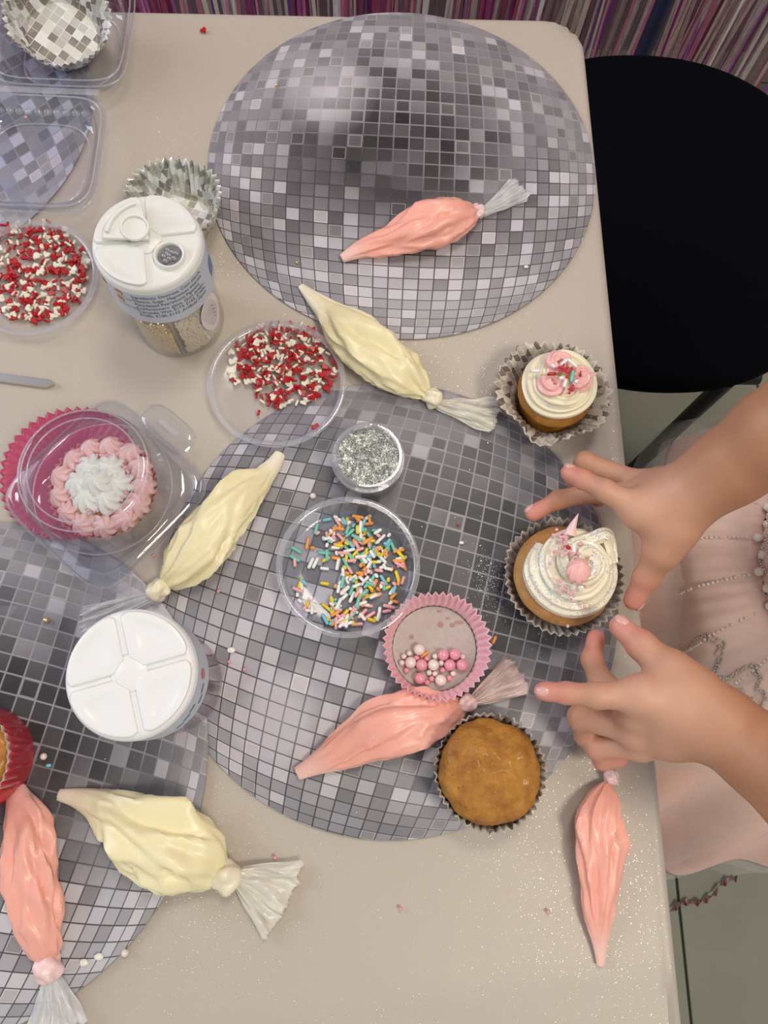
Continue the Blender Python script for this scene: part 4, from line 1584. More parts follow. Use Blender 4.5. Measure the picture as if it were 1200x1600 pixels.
# swirled cupcake at the table edge
c = W(872, 604, 0.034)
cs = cupcake('small cupcake with cream loops and a pink top in a wide brown tile-print case', c, 0.0, 0.0250, 0.0425, 0.0265, M['paper_brown'], 0.0288, 0.022, 0.037, M['cake'], 9,
             dict(n=40, amp=0.0012, jag=0.0010, wob=0.009, seed=9, bend=0.5))
path = []
for i in range(240):
    t = i / 239
    a = -1.3 + t * 2 * PI * 2.75
    r = 0.0212 - 0.0105 * ss(0.30, 1, t) + 0.0028 * nz(t * 7.5, 4)
    path.append((r * math.cos(a) + 0.0012 * nz(t * 11, 2), r * math.sin(a) * 1.05 + 0.0015 * nz(t * 9, 5), 0.0362 + 0.0085 * t + 0.0022 * nz(t * 12, 8)))
obj('cream_swirl', sweep(path, lambda s: 0.0054 * (0.55 + 0.45 * ss(0, .05, s)) * (1 - 0.45 * ss(.95, 1, s)) * (1 + .12 * math.sin(s * 31)), 42, 7, 0.20, 7), M['cream'], cs)
obj('frosting_core', sphere(0.016, 24, 12, 1, 1, 0.5), M['cream'], cs, (0, 0, 0.0370))
for q, (px, py, r) in enumerate(((870, 572, 0.0150), (864, 604, 0.0140), (903, 590, 0.0140))):
    p_ = W(px, py, 0.0465) - Vector(cs.location)
    pth = [(p_.x + r * .42 * math.cos(t * 6.0 + q * 2) * (1 - t * .7), p_.y + r * .42 * math.sin(t * 6.0 + q * 2) * (1 - t * .7), p_.z + 0.005 * t) for t in np.linspace(0, 1, 60)]
    obj('pink_dollop', sweep(pth, lambda s: 0.0064 * (1 - .45 * s) * (0.6 + 0.4 * ss(0, .1, s)), 35, 7, 0.15, 5), M['dollop'], cs)
p_ = W(908, 590, 0.0495) - Vector(cs.location)
pk = [p_, p_ + Vector((0.006, 0.001, 0.001)), p_ + Vector((0.012, 0.003, 0.0025))]
obj('pink_peak', sweep(smooth_path(pk, 14), lambda s: 0.0046 * (1 - s) + 0.0002, 20, 5, .1), M['dollop'], cs)
CSW = c
rnd = random.Random(3)


def strand(nm, px, py, h, colr, size, rz, label, group=None, tilt=0.0):
    o = link(nm, {'S': ROD_S, 'M': ROD_M, 'L': ROD_L}[size][colr], None, loc=W(px, py, h), rot=(0, tilt, rz))
    return tag(o, label, 'sprinkle', group)


def zs(zx, zy):     # crop (780,500) x6.316
    return 780 + zx / 6.316, 500 + zy / 6.316


GT = 'sprinkles on the pink-topped cupcake'
for (zx, zy, colr, sz, rz) in ((360, 502, 'rod_white', 'M', 0.05), (532, 452, 'rod_white', 'S', -0.7), (640, 415, 'rod_white', 'M', 0.75), (722, 425, 'rod_white', 'L', -0.8), (650, 625, 'rod_white', 'M', 1.25), (615, 572, 'rod_white', 'S', .2), (760, 605, 'rod_white', 'S', .5)):
    strand('white_sugar_strand', *zs(zx, zy), 0.0572 if zx > 400 else 0.0515, colr, sz, rz, 'white sugar strand on the pink-topped cupcake at the table edge', GT)
strand('teal_sugar_strand', *zs(722, 555), 0.0585, 'rod_teal', 'L', 1.35, 'teal sugar strand on the pink-topped cupcake')
strand('red_sugar_strand', *zs(518, 533), 0.0570, 'rod_red', 'M', 0.1, 'red sugar strand on the pink-topped cupcake')
tiny_red = make_mesh('bead', *sphere(0.0011, 8, 6))
M['bead_red'] = plain('red_bead', (0.60, 0.03, 0.06), 0.2, 0.1, coat=0.5)
tiny_red.materials.append(M['bead_red'])
for q in range(26):
    u, v_ = (rnd.gauss(655, 35), rnd.gauss(490, 22)) if q < 19 else (rnd.gauss(700, 15), rnd.gauss(690, 18))
    p = W(*zs(u, v_), 0.0572 + 0.0008 * rnd.random())
    tag(link('red_sugar_bead', tiny_red, None, loc=p), 'tiny red sugar bead in the cluster on the pink-topped cupcake', 'sprinkle', 'red beads on the pink-topped cupcake')

# decorated cupcake between the hands
c = W(884, 897, 0.034)
cd_ = cupcake('large cupcake with tall glittered cream swirl between the two hands', c, ZM, 0.0270, 0.0418, 0.0265, M['paper_grey'], 0.0355, 0.024, 0.041, M['cake2'], 14,
              dict(n=44, amp=0.0013, jag=0.0012, wob=0.002, seed=14))


def mat_glitter_frost():
    n = NT('glittered_cream')
    co = n.coords()
    vor = n.new('ShaderNodeTexVoronoi')
    n.put(vor.inputs['Vector'], co)
    vor.inputs['Scale'].default_value = 1300.0
    c = n.xyz(vor.outputs['Color'])
    patch = n.M('MULTIPLY', n.M('SUBTRACT', n.noise(n.V('ADD', co, (0.3, 0.1, 0)), 55.0, 3.0), 0.40, clamp=True), 3.6, clamp=True)
    sp = n.M('GREATER_THAN', c[0], n.M('SUBTRACT', 0.985, n.M('MULTIPLY', patch, 0.45)))
    fl = n.ramp(c[2], [(0, (0.42, 0.44, 0.46)), (0.35, (0.72, 0.76, 0.78)), (0.6, (0.96, 0.98, 1)), (1, (1, 1, 1))])
    base = n.mix(n.noise(co, 70.0), (0.86, 0.78, 0.58), (0.92, 0.87, 0.70))
    n.set(color=n.mix(sp, base, fl), rough=n.M('SUBTRACT', 0.38, n.M('MULTIPLY', sp, 0.2)), metal=n.M('MULTIPLY', sp, 0.12), sss=0.2, ssss=0.004)
    n.bump(n.M('MULTIPLY', c[1], sp), 0.6, 0.0006)
    return n.m


M['cream_glit'] = mat_glitter_frost()
path = []
for i in range(260):
    t = i / 259
    turns = t * 3.05
    a = 2.4 + turns * 2 * PI
    r = 0.0262 - 0.0225 * t + 0.0018 * nz(turns * 2.1, 6)
    z = 0.0405 + 0.026 * t + 0.001 * nz(turns * 3, 1)
    path.append((r * math.cos(a) + 0.0016 + 0.003 * t, r * math.sin(a) * 1.02 + 0.002 * t, z))
obj('cream_swirl', sweep(path, lambda s: (0.0082 - 0.0030 * s) * (0.5 + 0.5 * ss(0, .04, s)) * (1 - 0.6 * ss(.96, 1, s)), 44, 9, 0.10, 14), M['cream_glit'], cd_)
obj('frosting_core', sphere(0.022, 28, 14, 1, 1, 0.75), M['cream_glit'], cd_, (0.001, 0, 0.043))
e = W(950, 838, 0.058)
loc_ = Vector(cd_.location)
pth = [W(905, 846, 0.056) - loc_, W(925, 842, 0.058) - loc_, W(945, 836, 0.060) - loc_, W(952, 850, 0.057) - loc_, W(957, 880, 0.054) - loc_]
obj('cream_loop', sweep(smooth_path(pth, 40), lambda s: 0.0046 * (0.75 + .25 * math.sin(s * PI)), 28, 7, 0.14, 4), M['cream_glit'], cd_)
p = W(901, 896, 0.070) - loc_
obj('pink_dollop', rosette(0.0092, 0.011, 9, 3, 0.9, (0.001, 0.005), 0.09), M['dollop'], cd_, p)
p = W(890, 836, 0.058) - loc_
pth = [p, p + Vector((0.002, 0.006, 0.002)), p + Vector((0.006, 0.014, 0.004))]
obj('pink_peak', sweep(smooth_path(pth, 16), lambda s: 0.0038 * (1 - s ** 1.3) + 0.0002, 20, 5, .06), M['palepink_frost'], cd_)


def zd(zx, zy):     # crop (780,790) x5.4545
    return 780 + zx / 5.4545, 790 + zy / 5.4545


tiny_pink = make_mesh('bead', *sphere(0.0012, 9, 6))
tiny_pink.materials.append(plain('pink_bead', (0.86, 0.48, 0.52), 0.25, 0.08, coat=0.5))
rnd = random.Random(8)
spots = [(rnd.gauss(545, 22), rnd.gauss(258, 30)) for _ in range(22)] + [(rnd.gauss(560, 60), rnd.gauss(395, 14)) for _ in range(14)] + \
        [(495, 640), (525, 645), (520, 680), (565, 682), (548, 710), (505, 735), (522, 750), (590, 745), (612, 755), (638, 765), (663, 708), (733, 690), (630, 818), (725, 825), (728, 862), (865, 512), (585, 1028), (700, 318), (690, 330), (760, 370), (650, 440), (432, 495), (460, 250), (490, 205)]
dep_ctr = Vector((c.x, c.y))
for zx, zy in spots:
    px, py = zd(zx, zy)
    p = W(px, py, 0.055)
    d = math.hypot(p.x - c.x - 0.003, p.y - c.y)
    h = 0.0735 - max(0, d - 0.006) * 0.80 if d < 0.032 else 0.0455
    p = W(px, py, h)
    tag(link('pink_sugar_bead', tiny_pink, None, loc=p), 'tiny pink sugar bead on the glittered cream swirl', 'sprinkle', 'pink beads on the glittered cupcake')
GD = 'sprinkles on the glittered cupcake'
strand('red_sugar_strand', *zd(590, 357), 0.0685, 'rod_red', 'S', -0.6, 'red sugar strand on the glittered cream swirl')
strand('white_sugar_strand', *zd(638, 368), 0.0695, 'rod_white', 'M', 1.5, 'upright white sugar strand next to the red one on the glittered swirl')
strand('white_sugar_strand', *zd(732, 390), 0.0680, 'rod_white', 'M', 0.7, 'slanted white sugar strand on the right of the glittered swirl')
strand('orange_sugar_strand', *zd(750, 438), 0.0690, 'rod_orange', 'S', -0.2, 'orange sugar strand on the glittered cream swirl')
strand('white_sugar_strand', *zd(832, 405), 0.0645, 'rod_white', 'S', 0.9, 'short white sugar strand by the cream loop of the glittered swirl')

# cupcake in red foil case at the left edge
p = W(58, 1182, 0.0)
rc = cupcake('cupcake in a deep red foil case at the left edge', Vector((p.x - 0.0345, p.y - 0.001, 0)), 0.0027, 0.0335, 0.0365, 0.0430, M['red_foil'], 0.0340, 0.030, 0.040, M['cake'], 22,
             dict(n=48, amp=0.0008, jag=0.0014, wob=0.001, seed=22))
obj('inner_paper', pleated(0.0325, 0.0352, 0.0440, n=40, amp=0.0011, jag=0.0016, seed=2, open_bottom=True, floor_z=0.0006), M['tail_pink'], rc, solid=0.00018)

# ------------------------------------------------------------------ clear clamshell boxes


def shell(spec, n=120):
    """spec: (half size, squareness, z)"""
    return rings([sq_ring(a, a, p, z, n) for a, p, z in spec], False, True)


def shell2(spec, n=120):
    return rings([sq_ring(a, a, p, z, n) for a, p, z in spec], False, False)


cc = W(165, 766, 0.020)
box2 = empty('clear_cupcake_box', (cc.x, cc.y, T), 'closed clear domed plastic box with a pink and white frosted cupcake inside', 'box', None, PI / 4 + 0.06)
ZC = 0.0085
tray = obj('tray', shell([(0.0565, 5.5, ZC + .0075), (0.0555, 5.5, ZC + .0105), (0.0525, 5.2, ZC + .0110), (0.0515, 5.2, ZC + .0100), (0.0490, 5, ZC + .0098), (0.0470, 4.6, ZC + .004), (0.0440, 4, ZC + .0004), (0.041, 3.5, ZC), (0.02, 2.5, ZC), (0.001, 2, ZC)]), M['clear'], box2, solid=0.0004)
obj('rim_bead', shell2([(0.0570, 5.5, ZC + .0080), (0.0578, 5.5, ZC + .0092), (0.0570, 5.5, ZC + .0104), (0.0560, 5.5, ZC + .0095)], 120), M['clear_rim'], tray)
lidp = obj('dome_lid', shell([(0.0560, 5.5, ZC + .0125), (0.0545, 5.5, ZC + .0145), (0.0525, 5, ZC + .0148), (0.0510, 3, ZC + .0150), (0.0495, 2.3, ZC + .0165), (0.0488, 2, ZC + .022), (0.0465, 2, ZC + .040), (0.0445, 2, ZC + .053), (0.0425, 2, ZC + .0575), (0.0400, 2, ZC + .0590), (0.0375, 2, ZC + .0585), (0.0365, 2, ZC + .0565), (0.034, 2, ZC + .0560), (0.015, 2, ZC + .0560), (0.001, 2, ZC + .0560)]), M['clear'], box2, solid=0.0004)
for (r_, z_) in ((0.0490, .0175), (0.0426, .0578), (0.0368, .0578)):
    obj('ridge', lathe([(r_ + 0.0006 * math.cos(t), ZC + z_ + 0.0006 * math.sin(t)) for t in np.linspace(0, 2 * PI, 8, endpoint=False)], 96, loop=True), M['clear_rim'], lidp)
# opening tab, towards the far right of the box (local +x)
tabv = rings([sq_ring(0.0120 * s, 0.0230 * s, 3.2, z, 48, 0.063, 0.0) for s, z in ((1.0, ZC + .0115), (1.0, ZC + .0125), (0.86, ZC + .0145), (0.70, ZC + .0145), (0.66, ZC + .0130), (0.02, ZC + .0130))], False, True)
tb = obj('opening_tab', tabv, M['clear'], lidp, solid=0.0004)
obj('tab_slot', rings([sq_ring(0.0022 * s, 0.0090 * s, 5, z, 32, 0.064, 0.0) for s, z in ((1.0, ZC + .0130), (1.0, ZC + .0152), (0.6, ZC + .0156))], False, True), M['clear_rim'], tb)
obj('tab_bead', rings([sq_ring(0.0120 * s, 0.0230 * s, 3.2, z, 48, 0.063, 0.0) for s, z in ((1.02, ZC + .0112), (1.05, ZC + .0120), (1.02, ZC + .0128), (0.99, ZC + .0120))], False, False), M['clear_rim'], tb)

# flattened deep pink case under the box
pm = W(110, 738, 0.006)
o = obj('cupcake_case', pleated(0.027, 0.0515, 0.0052, n=44, amp=0.0012, jag=0.0016, seed=4, wob=0.002), M['paper_magenta'], loc=(pm.x, pm.y, T + 0.0003), solid=0.00018)
tag(o, 'flattened deep pink fluted paper case under the closed clear box', 'cupcake case', 'empty paper cupcake cases')

# the cupcake inside it
pcup = cupcake('cupcake with pink star rosettes and white centre inside the closed clear box', Vector((cc.x + 0.002, cc.y - 0.001, 0)), ZC + 0.0006, 0.0260, 0.0375, 0.0225, M['paper_rose'], 0.0345, 0.014, 0.0255, M['cake2'], 31,
               dict(n=44, amp=0.0012, jag=0.0009, seed=31))
base_me = [make_mesh('rosette', *rosette(0.0098, 0.0150, 7, q, 1.3, (0.0020 * q, 0.001))) for q in range(3)]
for q in range(13):
    a = 2 * PI * q / 13 + 0.1 * nz(q, 3)
    r = 0.0262
    ob = link('pink_rosette', base_me[q % 3], M['pink_frost'], pcup, (r * math.cos(a), r * math.sin(a), 0.0185), (0.55 * -math.sin(a) * 0, 0, 1.7 * q))
    ob.rotation_euler = Matrix.Rotation(0.5, 3, Vector((-math.sin(a), math.cos(a), 0))).to_euler()
for q in range(7):
    a = 2 * PI * q / 6
    r = 0.0 if q == 6 else 0.0130 + 0.002 * nz(q, 7)
    ob = link('white_rosette', make_mesh('rosette', *rosette(0.0112, 0.0135 if q < 6 else 0.015, 7, q + 20, 1.2, (0.003 * nz(q, 1), 0.003 * nz(q, 2)))), M['white_frost'], pcup, (r * math.cos(a), r * math.sin(a), 0.0245 if q < 6 else 0.0285), (0, 0, q))
rnd = random.Random(12)
for q in range(70):
    a = rnd.random() * 2 * PI
    r = 0.0195 + 0.0016 * rnd.random()
    tag(link('pink_sugar_bead', tiny_pink, None, loc=(pcup.location.x + r * math.cos(a), pcup.location.y + r * math.sin(a), pcup.location.z + 0.0295 + 0.003 * rnd.random())), 'tiny pink sugar bead between pink and white rosettes in the clear box', 'sprinkle', 'pink beads on the boxed cupcake')

# open box at the far left
lc = W(52, 240, 0.014)
obx = empty('clear_cupcake_box', (lc.x, lc.y, T), 'open clear plastic box lying with lid folded back at the far left', 'box', None, -0.03)
for q, (nm, oy, ox, hgt) in enumerate((('lid_half', 0.0, 0.0, 0.019), ('tray_half', 0.1215, 0.012, 0.024))):
    sp = [(0.0575, 5.5, hgt - .0035), (0.0572, 5.5, hgt - .0005), (0.0555, 5.5, hgt), (0.0530, 5.2, hgt), (0.0518, 5, hgt - .001), (0.0500, 4.8, hgt - .0016), (0.0490, 4.6, hgt * .5), (0.0465, 4.2, 0.0035), (0.0440, 4, 0.0016), (0.041, 3.6, 0.0016), (0.0395, 3.0, 0.0026), (0.037, 2.6, 0.0026), (0.02, 2.3, 0.0026), (0.001, 2, 0.0026)]
    h_ = obj(nm, shell(sp), M['clear'], obx, (ox, oy, 0), solid=0.0004)
    for (a_, p_, z_) in ((0.0576, 5.5, hgt - .003), (0.0545, 5.3, hgt + .0003), (0.0405, 3.4, 0.0024)):
        obj('ridge', shell2([(a_ + 0.0007 * math.cos(t), p_, z_ + 0.0006 * math.sin(t)) for t in np.linspace(0, 2 * PI, 9)]), M['clear_rim'], h_)
    for k in range(10):
        bx = -0.036 + 0.008 * k
        if q == 0:
            obj('dimple', rings([sq_ring(0.0034 * s, 0.0030 * s, 2.3, z, 20, bx, 0.0455) for s, z in ((1, 0.0100), (0.8, 0.0120), (0.3, 0.0128))], False, True), M['clear_rim'], h_)
obj('hinge', moved(box(0.085, 0.006, 0.0012, 0.0004), (0.006, 0.0607, 0.0185)), M['clear_rim'], obx, smooth=False)
ic = W(104, 64, 0.022)
tcx, tcy = lc.x + 0.012, lc.y + 0.1215
o = case('cupcake_case', 'empty grey and white tile-print paper case inside the open clear box', Vector((tcx + 0.000, tcy + 0.001, 0)), 0.029, 0.0415, 0.032, M['paper_disco'], 0.0145, tilt=(0.30, 0.20), n=44, amp=0.0014, wob=0.003, seed=17)
sp_ = W(40, 183, 0.006)
tag(link('pink_sugar_bead', tiny_pink, None, loc=sp_), 'single pink sugar bead in the lid half of the open clear box', 'sprinkle')

# cellophane corner at the left edge
ca = [W(-40, 1000, 0.004), W(-40, 945, 0.008), W(27, 947, 0.014), W(4, 985, 0.006), W(-10, 1000, 0.005)]
tag(obj('cellophane_scrap', (ca, [(0, 1, 2, 3, 4)]), M['clear_lid'], solid=0.0002, smooth=False), 'crumpled clear cellophane scrap at the left edge above the red case', 'scrap')

# ------------------------------------------------------------------ loose bits on the table
gold_b = make_mesh('bead', *sphere(0.0023, 14, 9))
gold_b.materials.append(M['goldp'])
gold_s = make_mesh('bead', *sphere(0.0013, 10, 7))
gold_s.materials.append(M['goldp'])
white_b = make_mesh('bead', *sphere(0.0024, 14, 9))
white_b.materials.append(M['pearl_ivory'])
pink_t = make_mesh('bead', *sphere(0.0014, 10, 7))
pink_t.materials.append(M['pearl_pink'])
for (px, py, me, r, zb, lab) in (
        (72, 969, gold_b, 0.0023, 0.0027, 'single gold sugar pearl on the near left placemat'),
        (432, 133, gold_s, 0.0013, ZM, 'tiny gold pearl on the upper left of the far placemat'),
        (464, 410, gold_s, 0.0013, ZM, 'tiny gold pearl at the lower left of the far placemat'),
        (68, 1182, white_b, 0.0024, 0.0027, 'white sugar pearl beside the red foil case'),
        (195, 1489, white_b, 0.0024, 0.0, 'white sugar pearl on the cloth below the wide cream bag'),
        (430, 1340, pink_t, 0.0014, 0.0, 'tiny pink bead on the cloth beside the fanned cream tail'),
        (626, 1420, pink_t, 0.0014, 0.0, 'tiny pink bead alone on the near cloth'),
        (857, 1425, pink_t, 0.0014, 0.0, 'tiny pink bead left of the pink bag at the table edge'),
        (341, 924, pink_t, 0.0014, ZM, 'tiny pink bead right of the cream bag knot'),
        (358, 1034, pink_t, 0.0014, ZM, 'tiny pink bead right of the closed shaker jar'),
        (382, 1046, pink_t, 0.0014, ZM, 'tiny pink bead on the middle placemat left of the pink bag'),
        (489, 775, white_b, 0.0016, ZM, 'small pale bead above the pastel tub'),
        (240, 868, pink_t, 0.0014, 0.0, 'tiny pink bead between the clear box and the cream bag'),
        (716, 820, tiny_red, 0.0011, ZM, 'tiny red bead on the dark tiles of the middle placemat')):
    p = W(px, py, zb + r)
    tag(link('sugar_bead', me, None, loc=p), lab, 'sprinkle')
o = link('sugar_heart', HEART['rod_red'], None, loc=W(318, 47, 0.0009), rot=(0, 0, 0.8))
tag(o, 'single red sugar heart on the cloth near the far edge', 'sprinkle')
strand('white_sugar_strand', 721, 848, ZM + 0.0012, 'rod_white', 'S', 0.0, 'white sugar strand on the dark tiles of the middle placemat')
strand('orange_sugar_strand', 772, 1000, ZM + 0.0012, 'rod_orange', 'M', 1.1, 'orange sugar strand right of the pale pink paper case')
strand('white_sugar_strand', 822, 417, ZM + 0.0012, 'rod_white', 'S', 0.1, 'white sugar strand on the near edge of the far placemat')
strand('blue_sugar_strand', 76, 1196, 0.0039, 'rod_blue', 'S', 0.1, 'blue sugar strand beside the red foil case')
strand('orange_sugar_strand', 590 + 460 / 6.316, 920 + 648 / 6.316, ZM + 0.0025, 'rod_orange', 'M', 0.6, 'orange sugar strand among the pearls in the pale pink case')
for (px, py, zb, lab) in ((131, 1504, 0.0027, 'small cream frosting blob beside the pink bag at the near left'), (361, 1016, ZM, 'small white frosting smear right of the closed shaker jar'), (154, 1495, 0.0027, 'small clear smear on the edge of the near left placemat')):
    v, f = sphere(0.0030, 14, 8, 1, .75, .5)
    v = [(x * (1 + .3 * nz(x * 900, y * 900, px)), y * (1 + .3 * nz(x * 900 + 3, y * 900, px)), z) for x, y, z in v]
    tag(obj('frosting_blob', (v, f), M['white_frost'], loc=W(px, py, zb + 0.0012)), lab, 'frosting')

# ------------------------------------------------------------------ the child: arms, hands, dress


def hand_points(spec):
    return {k: [(np.array(W(px, py, h)), r) for px, py, h, r in v] for k, v in spec.items()}


RIGHT = hand_points({
    'arm': [(1062, 782, 0.088, 0.0195), (1090, 764, 0.098, 0.0200), (1140, 730, 0.115, 0.0228), (1215, 680, 0.140, 0.0270)],
    'palm': [(1000, 798, 0.086, 0.0100), (1002, 778, 0.072, 0.0100), (1008, 762, 0.058, 0.0095), (1018, 756, 0.045, 0.0085)],
    'index': [(1000, 797, 0.086, 0.0098), (945, 766, 0.088, 0.0070), (910, 749, 0.082, 0.0062), (889, 739, 0.077, 0.0054)],
    'middle': [(1002, 778, 0.072, 0.0098), (930, 768, 0.056, 0.0074), (872, 781, 0.043, 0.0064), (833, 802, 0.035, 0.0055)],
    'ring': [(1008, 760, 0.058, 0.0094), (914, 722, 0.046, 0.0072), (897, 750, 0.030, 0.0062), (907, 780, 0.022, 0.0054)],
    'little': [(1018, 756, 0.045, 0.0084), (960, 742, 0.032, 0.0062), (940, 760, 0.022, 0.0055), (935, 782, 0.016, 0.0048)],
    'thumb': [(1050, 828, 0.082, 0.0130), (1034, 862, 0.074, 0.0108), (1010, 903, 0.060, 0.0086), (990, 938, 0.050, 0.0064)]})
LEFT = hand_points({
    'arm': [(1118, 1130, 0.090, 0.0205), (1150, 1152, 0.094, 0.0205), (1200, 1190, 0.104, 0.0222), (1270, 1245, 0.122, 0.0255)],
    'palm': [(1002, 1086, 0.093, 0.0098), (994, 1110, 0.078, 0.0100), (994, 1140, 0.064, 0.0098), (1002, 1164, 0.054, 0.0088)],
    'index': [(1002, 1086, 0.093, 0.0098), (932, 1087, 0.092, 0.0076), (885, 1083, 0.088, 0.0064), (849, 1080, 0.084, 0.0054)],
    'middle': [(994, 1108, 0.078, 0.0098), (940, 1068, 0.060, 0.0080), (925, 1030, 0.050, 0.0068), (931, 997, 0.044, 0.0056)],
    'ring': [(994, 1140, 0.064, 0.0096), (907, 1121, 0.046, 0.0080), (915, 1150, 0.032, 0.0068), (942, 1160, 0.027, 0.0058)],
    'little': [(1002, 1164, 0.054, 0.0088), (932, 1168, 0.037, 0.0072), (942, 1188, 0.026, 0.0062), (968, 1186, 0.022, 0.0053)],
    'thumb': [(1072, 1078, 0.090, 0.0150), (1046, 1048, 0.088, 0.0118), (1002, 1008, 0.082, 0.0090), (969, 979, 0.076, 0.0066)]})
SH = {'R': np.array((0.450, 0.212, T + 0.235)), 'L': np.array((0.450, 0.010, T + 0.235))}


def build_arm(P, shoulder):
    ap = P['arm']
    d = ap[-1][0] - ap[-2][0]
    d = d / np.linalg.norm(d)
    elbow = ap[-1][0] + d * 0.035
    allp = np.array([q[0] for v in P.values() for q in v] + [shoulder, elbow])
    fld = Field(allp.min(0) - 0.045, allp.max(0) + 0.045, 0.00165)
    palm = fld.blank()
    # forearm and upper arm
    pts = ap + [(elbow, 0.0285)]
    for (a, ra), (b, rb) in zip(pts[:-1], pts[1:]):
        fld.cone(a, b, ra, rb, 0.010, palm)
    fld.cone(elbow, shoulder, 0.0285, 0.034, 0.012, palm)
    wr, wr_r = ap[0]
    for q, rq in P['palm']:
        mid = wr + (q - wr) * 0.5
        fld.cone(wr, mid, 0.0150, 0.0125, 0.012, palm)
        fld.cone(mid, q, 0.0125, rq, 0.010, palm)
    for (a, ra), (b, rb) in zip(P['palm'][:-1], P['palm'][1:]):
        fld.cone(a, b, ra * .98, rb * .98, 0.006, palm)
        fld.cone(wr + (a - wr) * .6, wr + (b - wr) * .6, 0.0115, 0.0115, 0.008, palm)
    th = P['thumb']
    fld.cone(wr, th[0][0], 0.0160, th[0][1], 0.012, palm)
    fld.cone(th[0][0], th[1][0], th[0][1], th[1][1], 0.010, palm)
    # web between thumb and index
    fld.cone(wr + (th[1][0] - wr) * .55, P['palm'][0][0], 0.0090, 0.0075, 0.014, palm)
    F = palm
    out = palm.copy()
    for name in ('index', 'middle', 'ring', 'little', 'thumb'):
        f = fld.blank()
        ch = P[name]
        for i in range(3):
            (a, ra), (b, rb) = ch[i], ch[i + 1]
            fld.cone(a, b, ra * 0.97, rb, 0.0016, f)
            if i:
                fld.cone(a - (b - a) * 0.03, a + (b - a) * 0.03, ra * 1.035, ra * 1.035, 0.003, f)
        # fingertip pad
        a, b = ch[2][0], ch[3][0]
        fld.cone(a + (b - a) * .75, b, ch[3][1] * 1.06, ch[3][1] * 1.02, 0.002, f)
        out = np.minimum(out, smin(palm, f, 0.0055))
    fld.F = out
    V, Q = fld.mesh()
    V = laplace(V, Q, 3, 0.5)
    tips = np.array([P[k][3][0] for k in ('index', 'middle', 'ring', 'little', 'thumb')])
    dt = np.min(np.linalg.norm(V[:, None, :] - tips[None], axis=2), axis=1)
    tipw = np.clip(1 - (dt - 0.006) / 0.020, 0, 1) * 0.75
    dw = np.min(np.linalg.norm(V[:, None, :] - np.array([p for p, _ in P['palm']])[None], axis=2), axis=1)
    palmw = np.clip(1 - dw / 0.06, 0, 1)
    C = np.stack([tipw, palmw, np.zeros(len(V)), np.ones(len(V))], 1)
    return V, Q, C


TC = np.array((0.398, 0.112, 0.0))      # torso axis


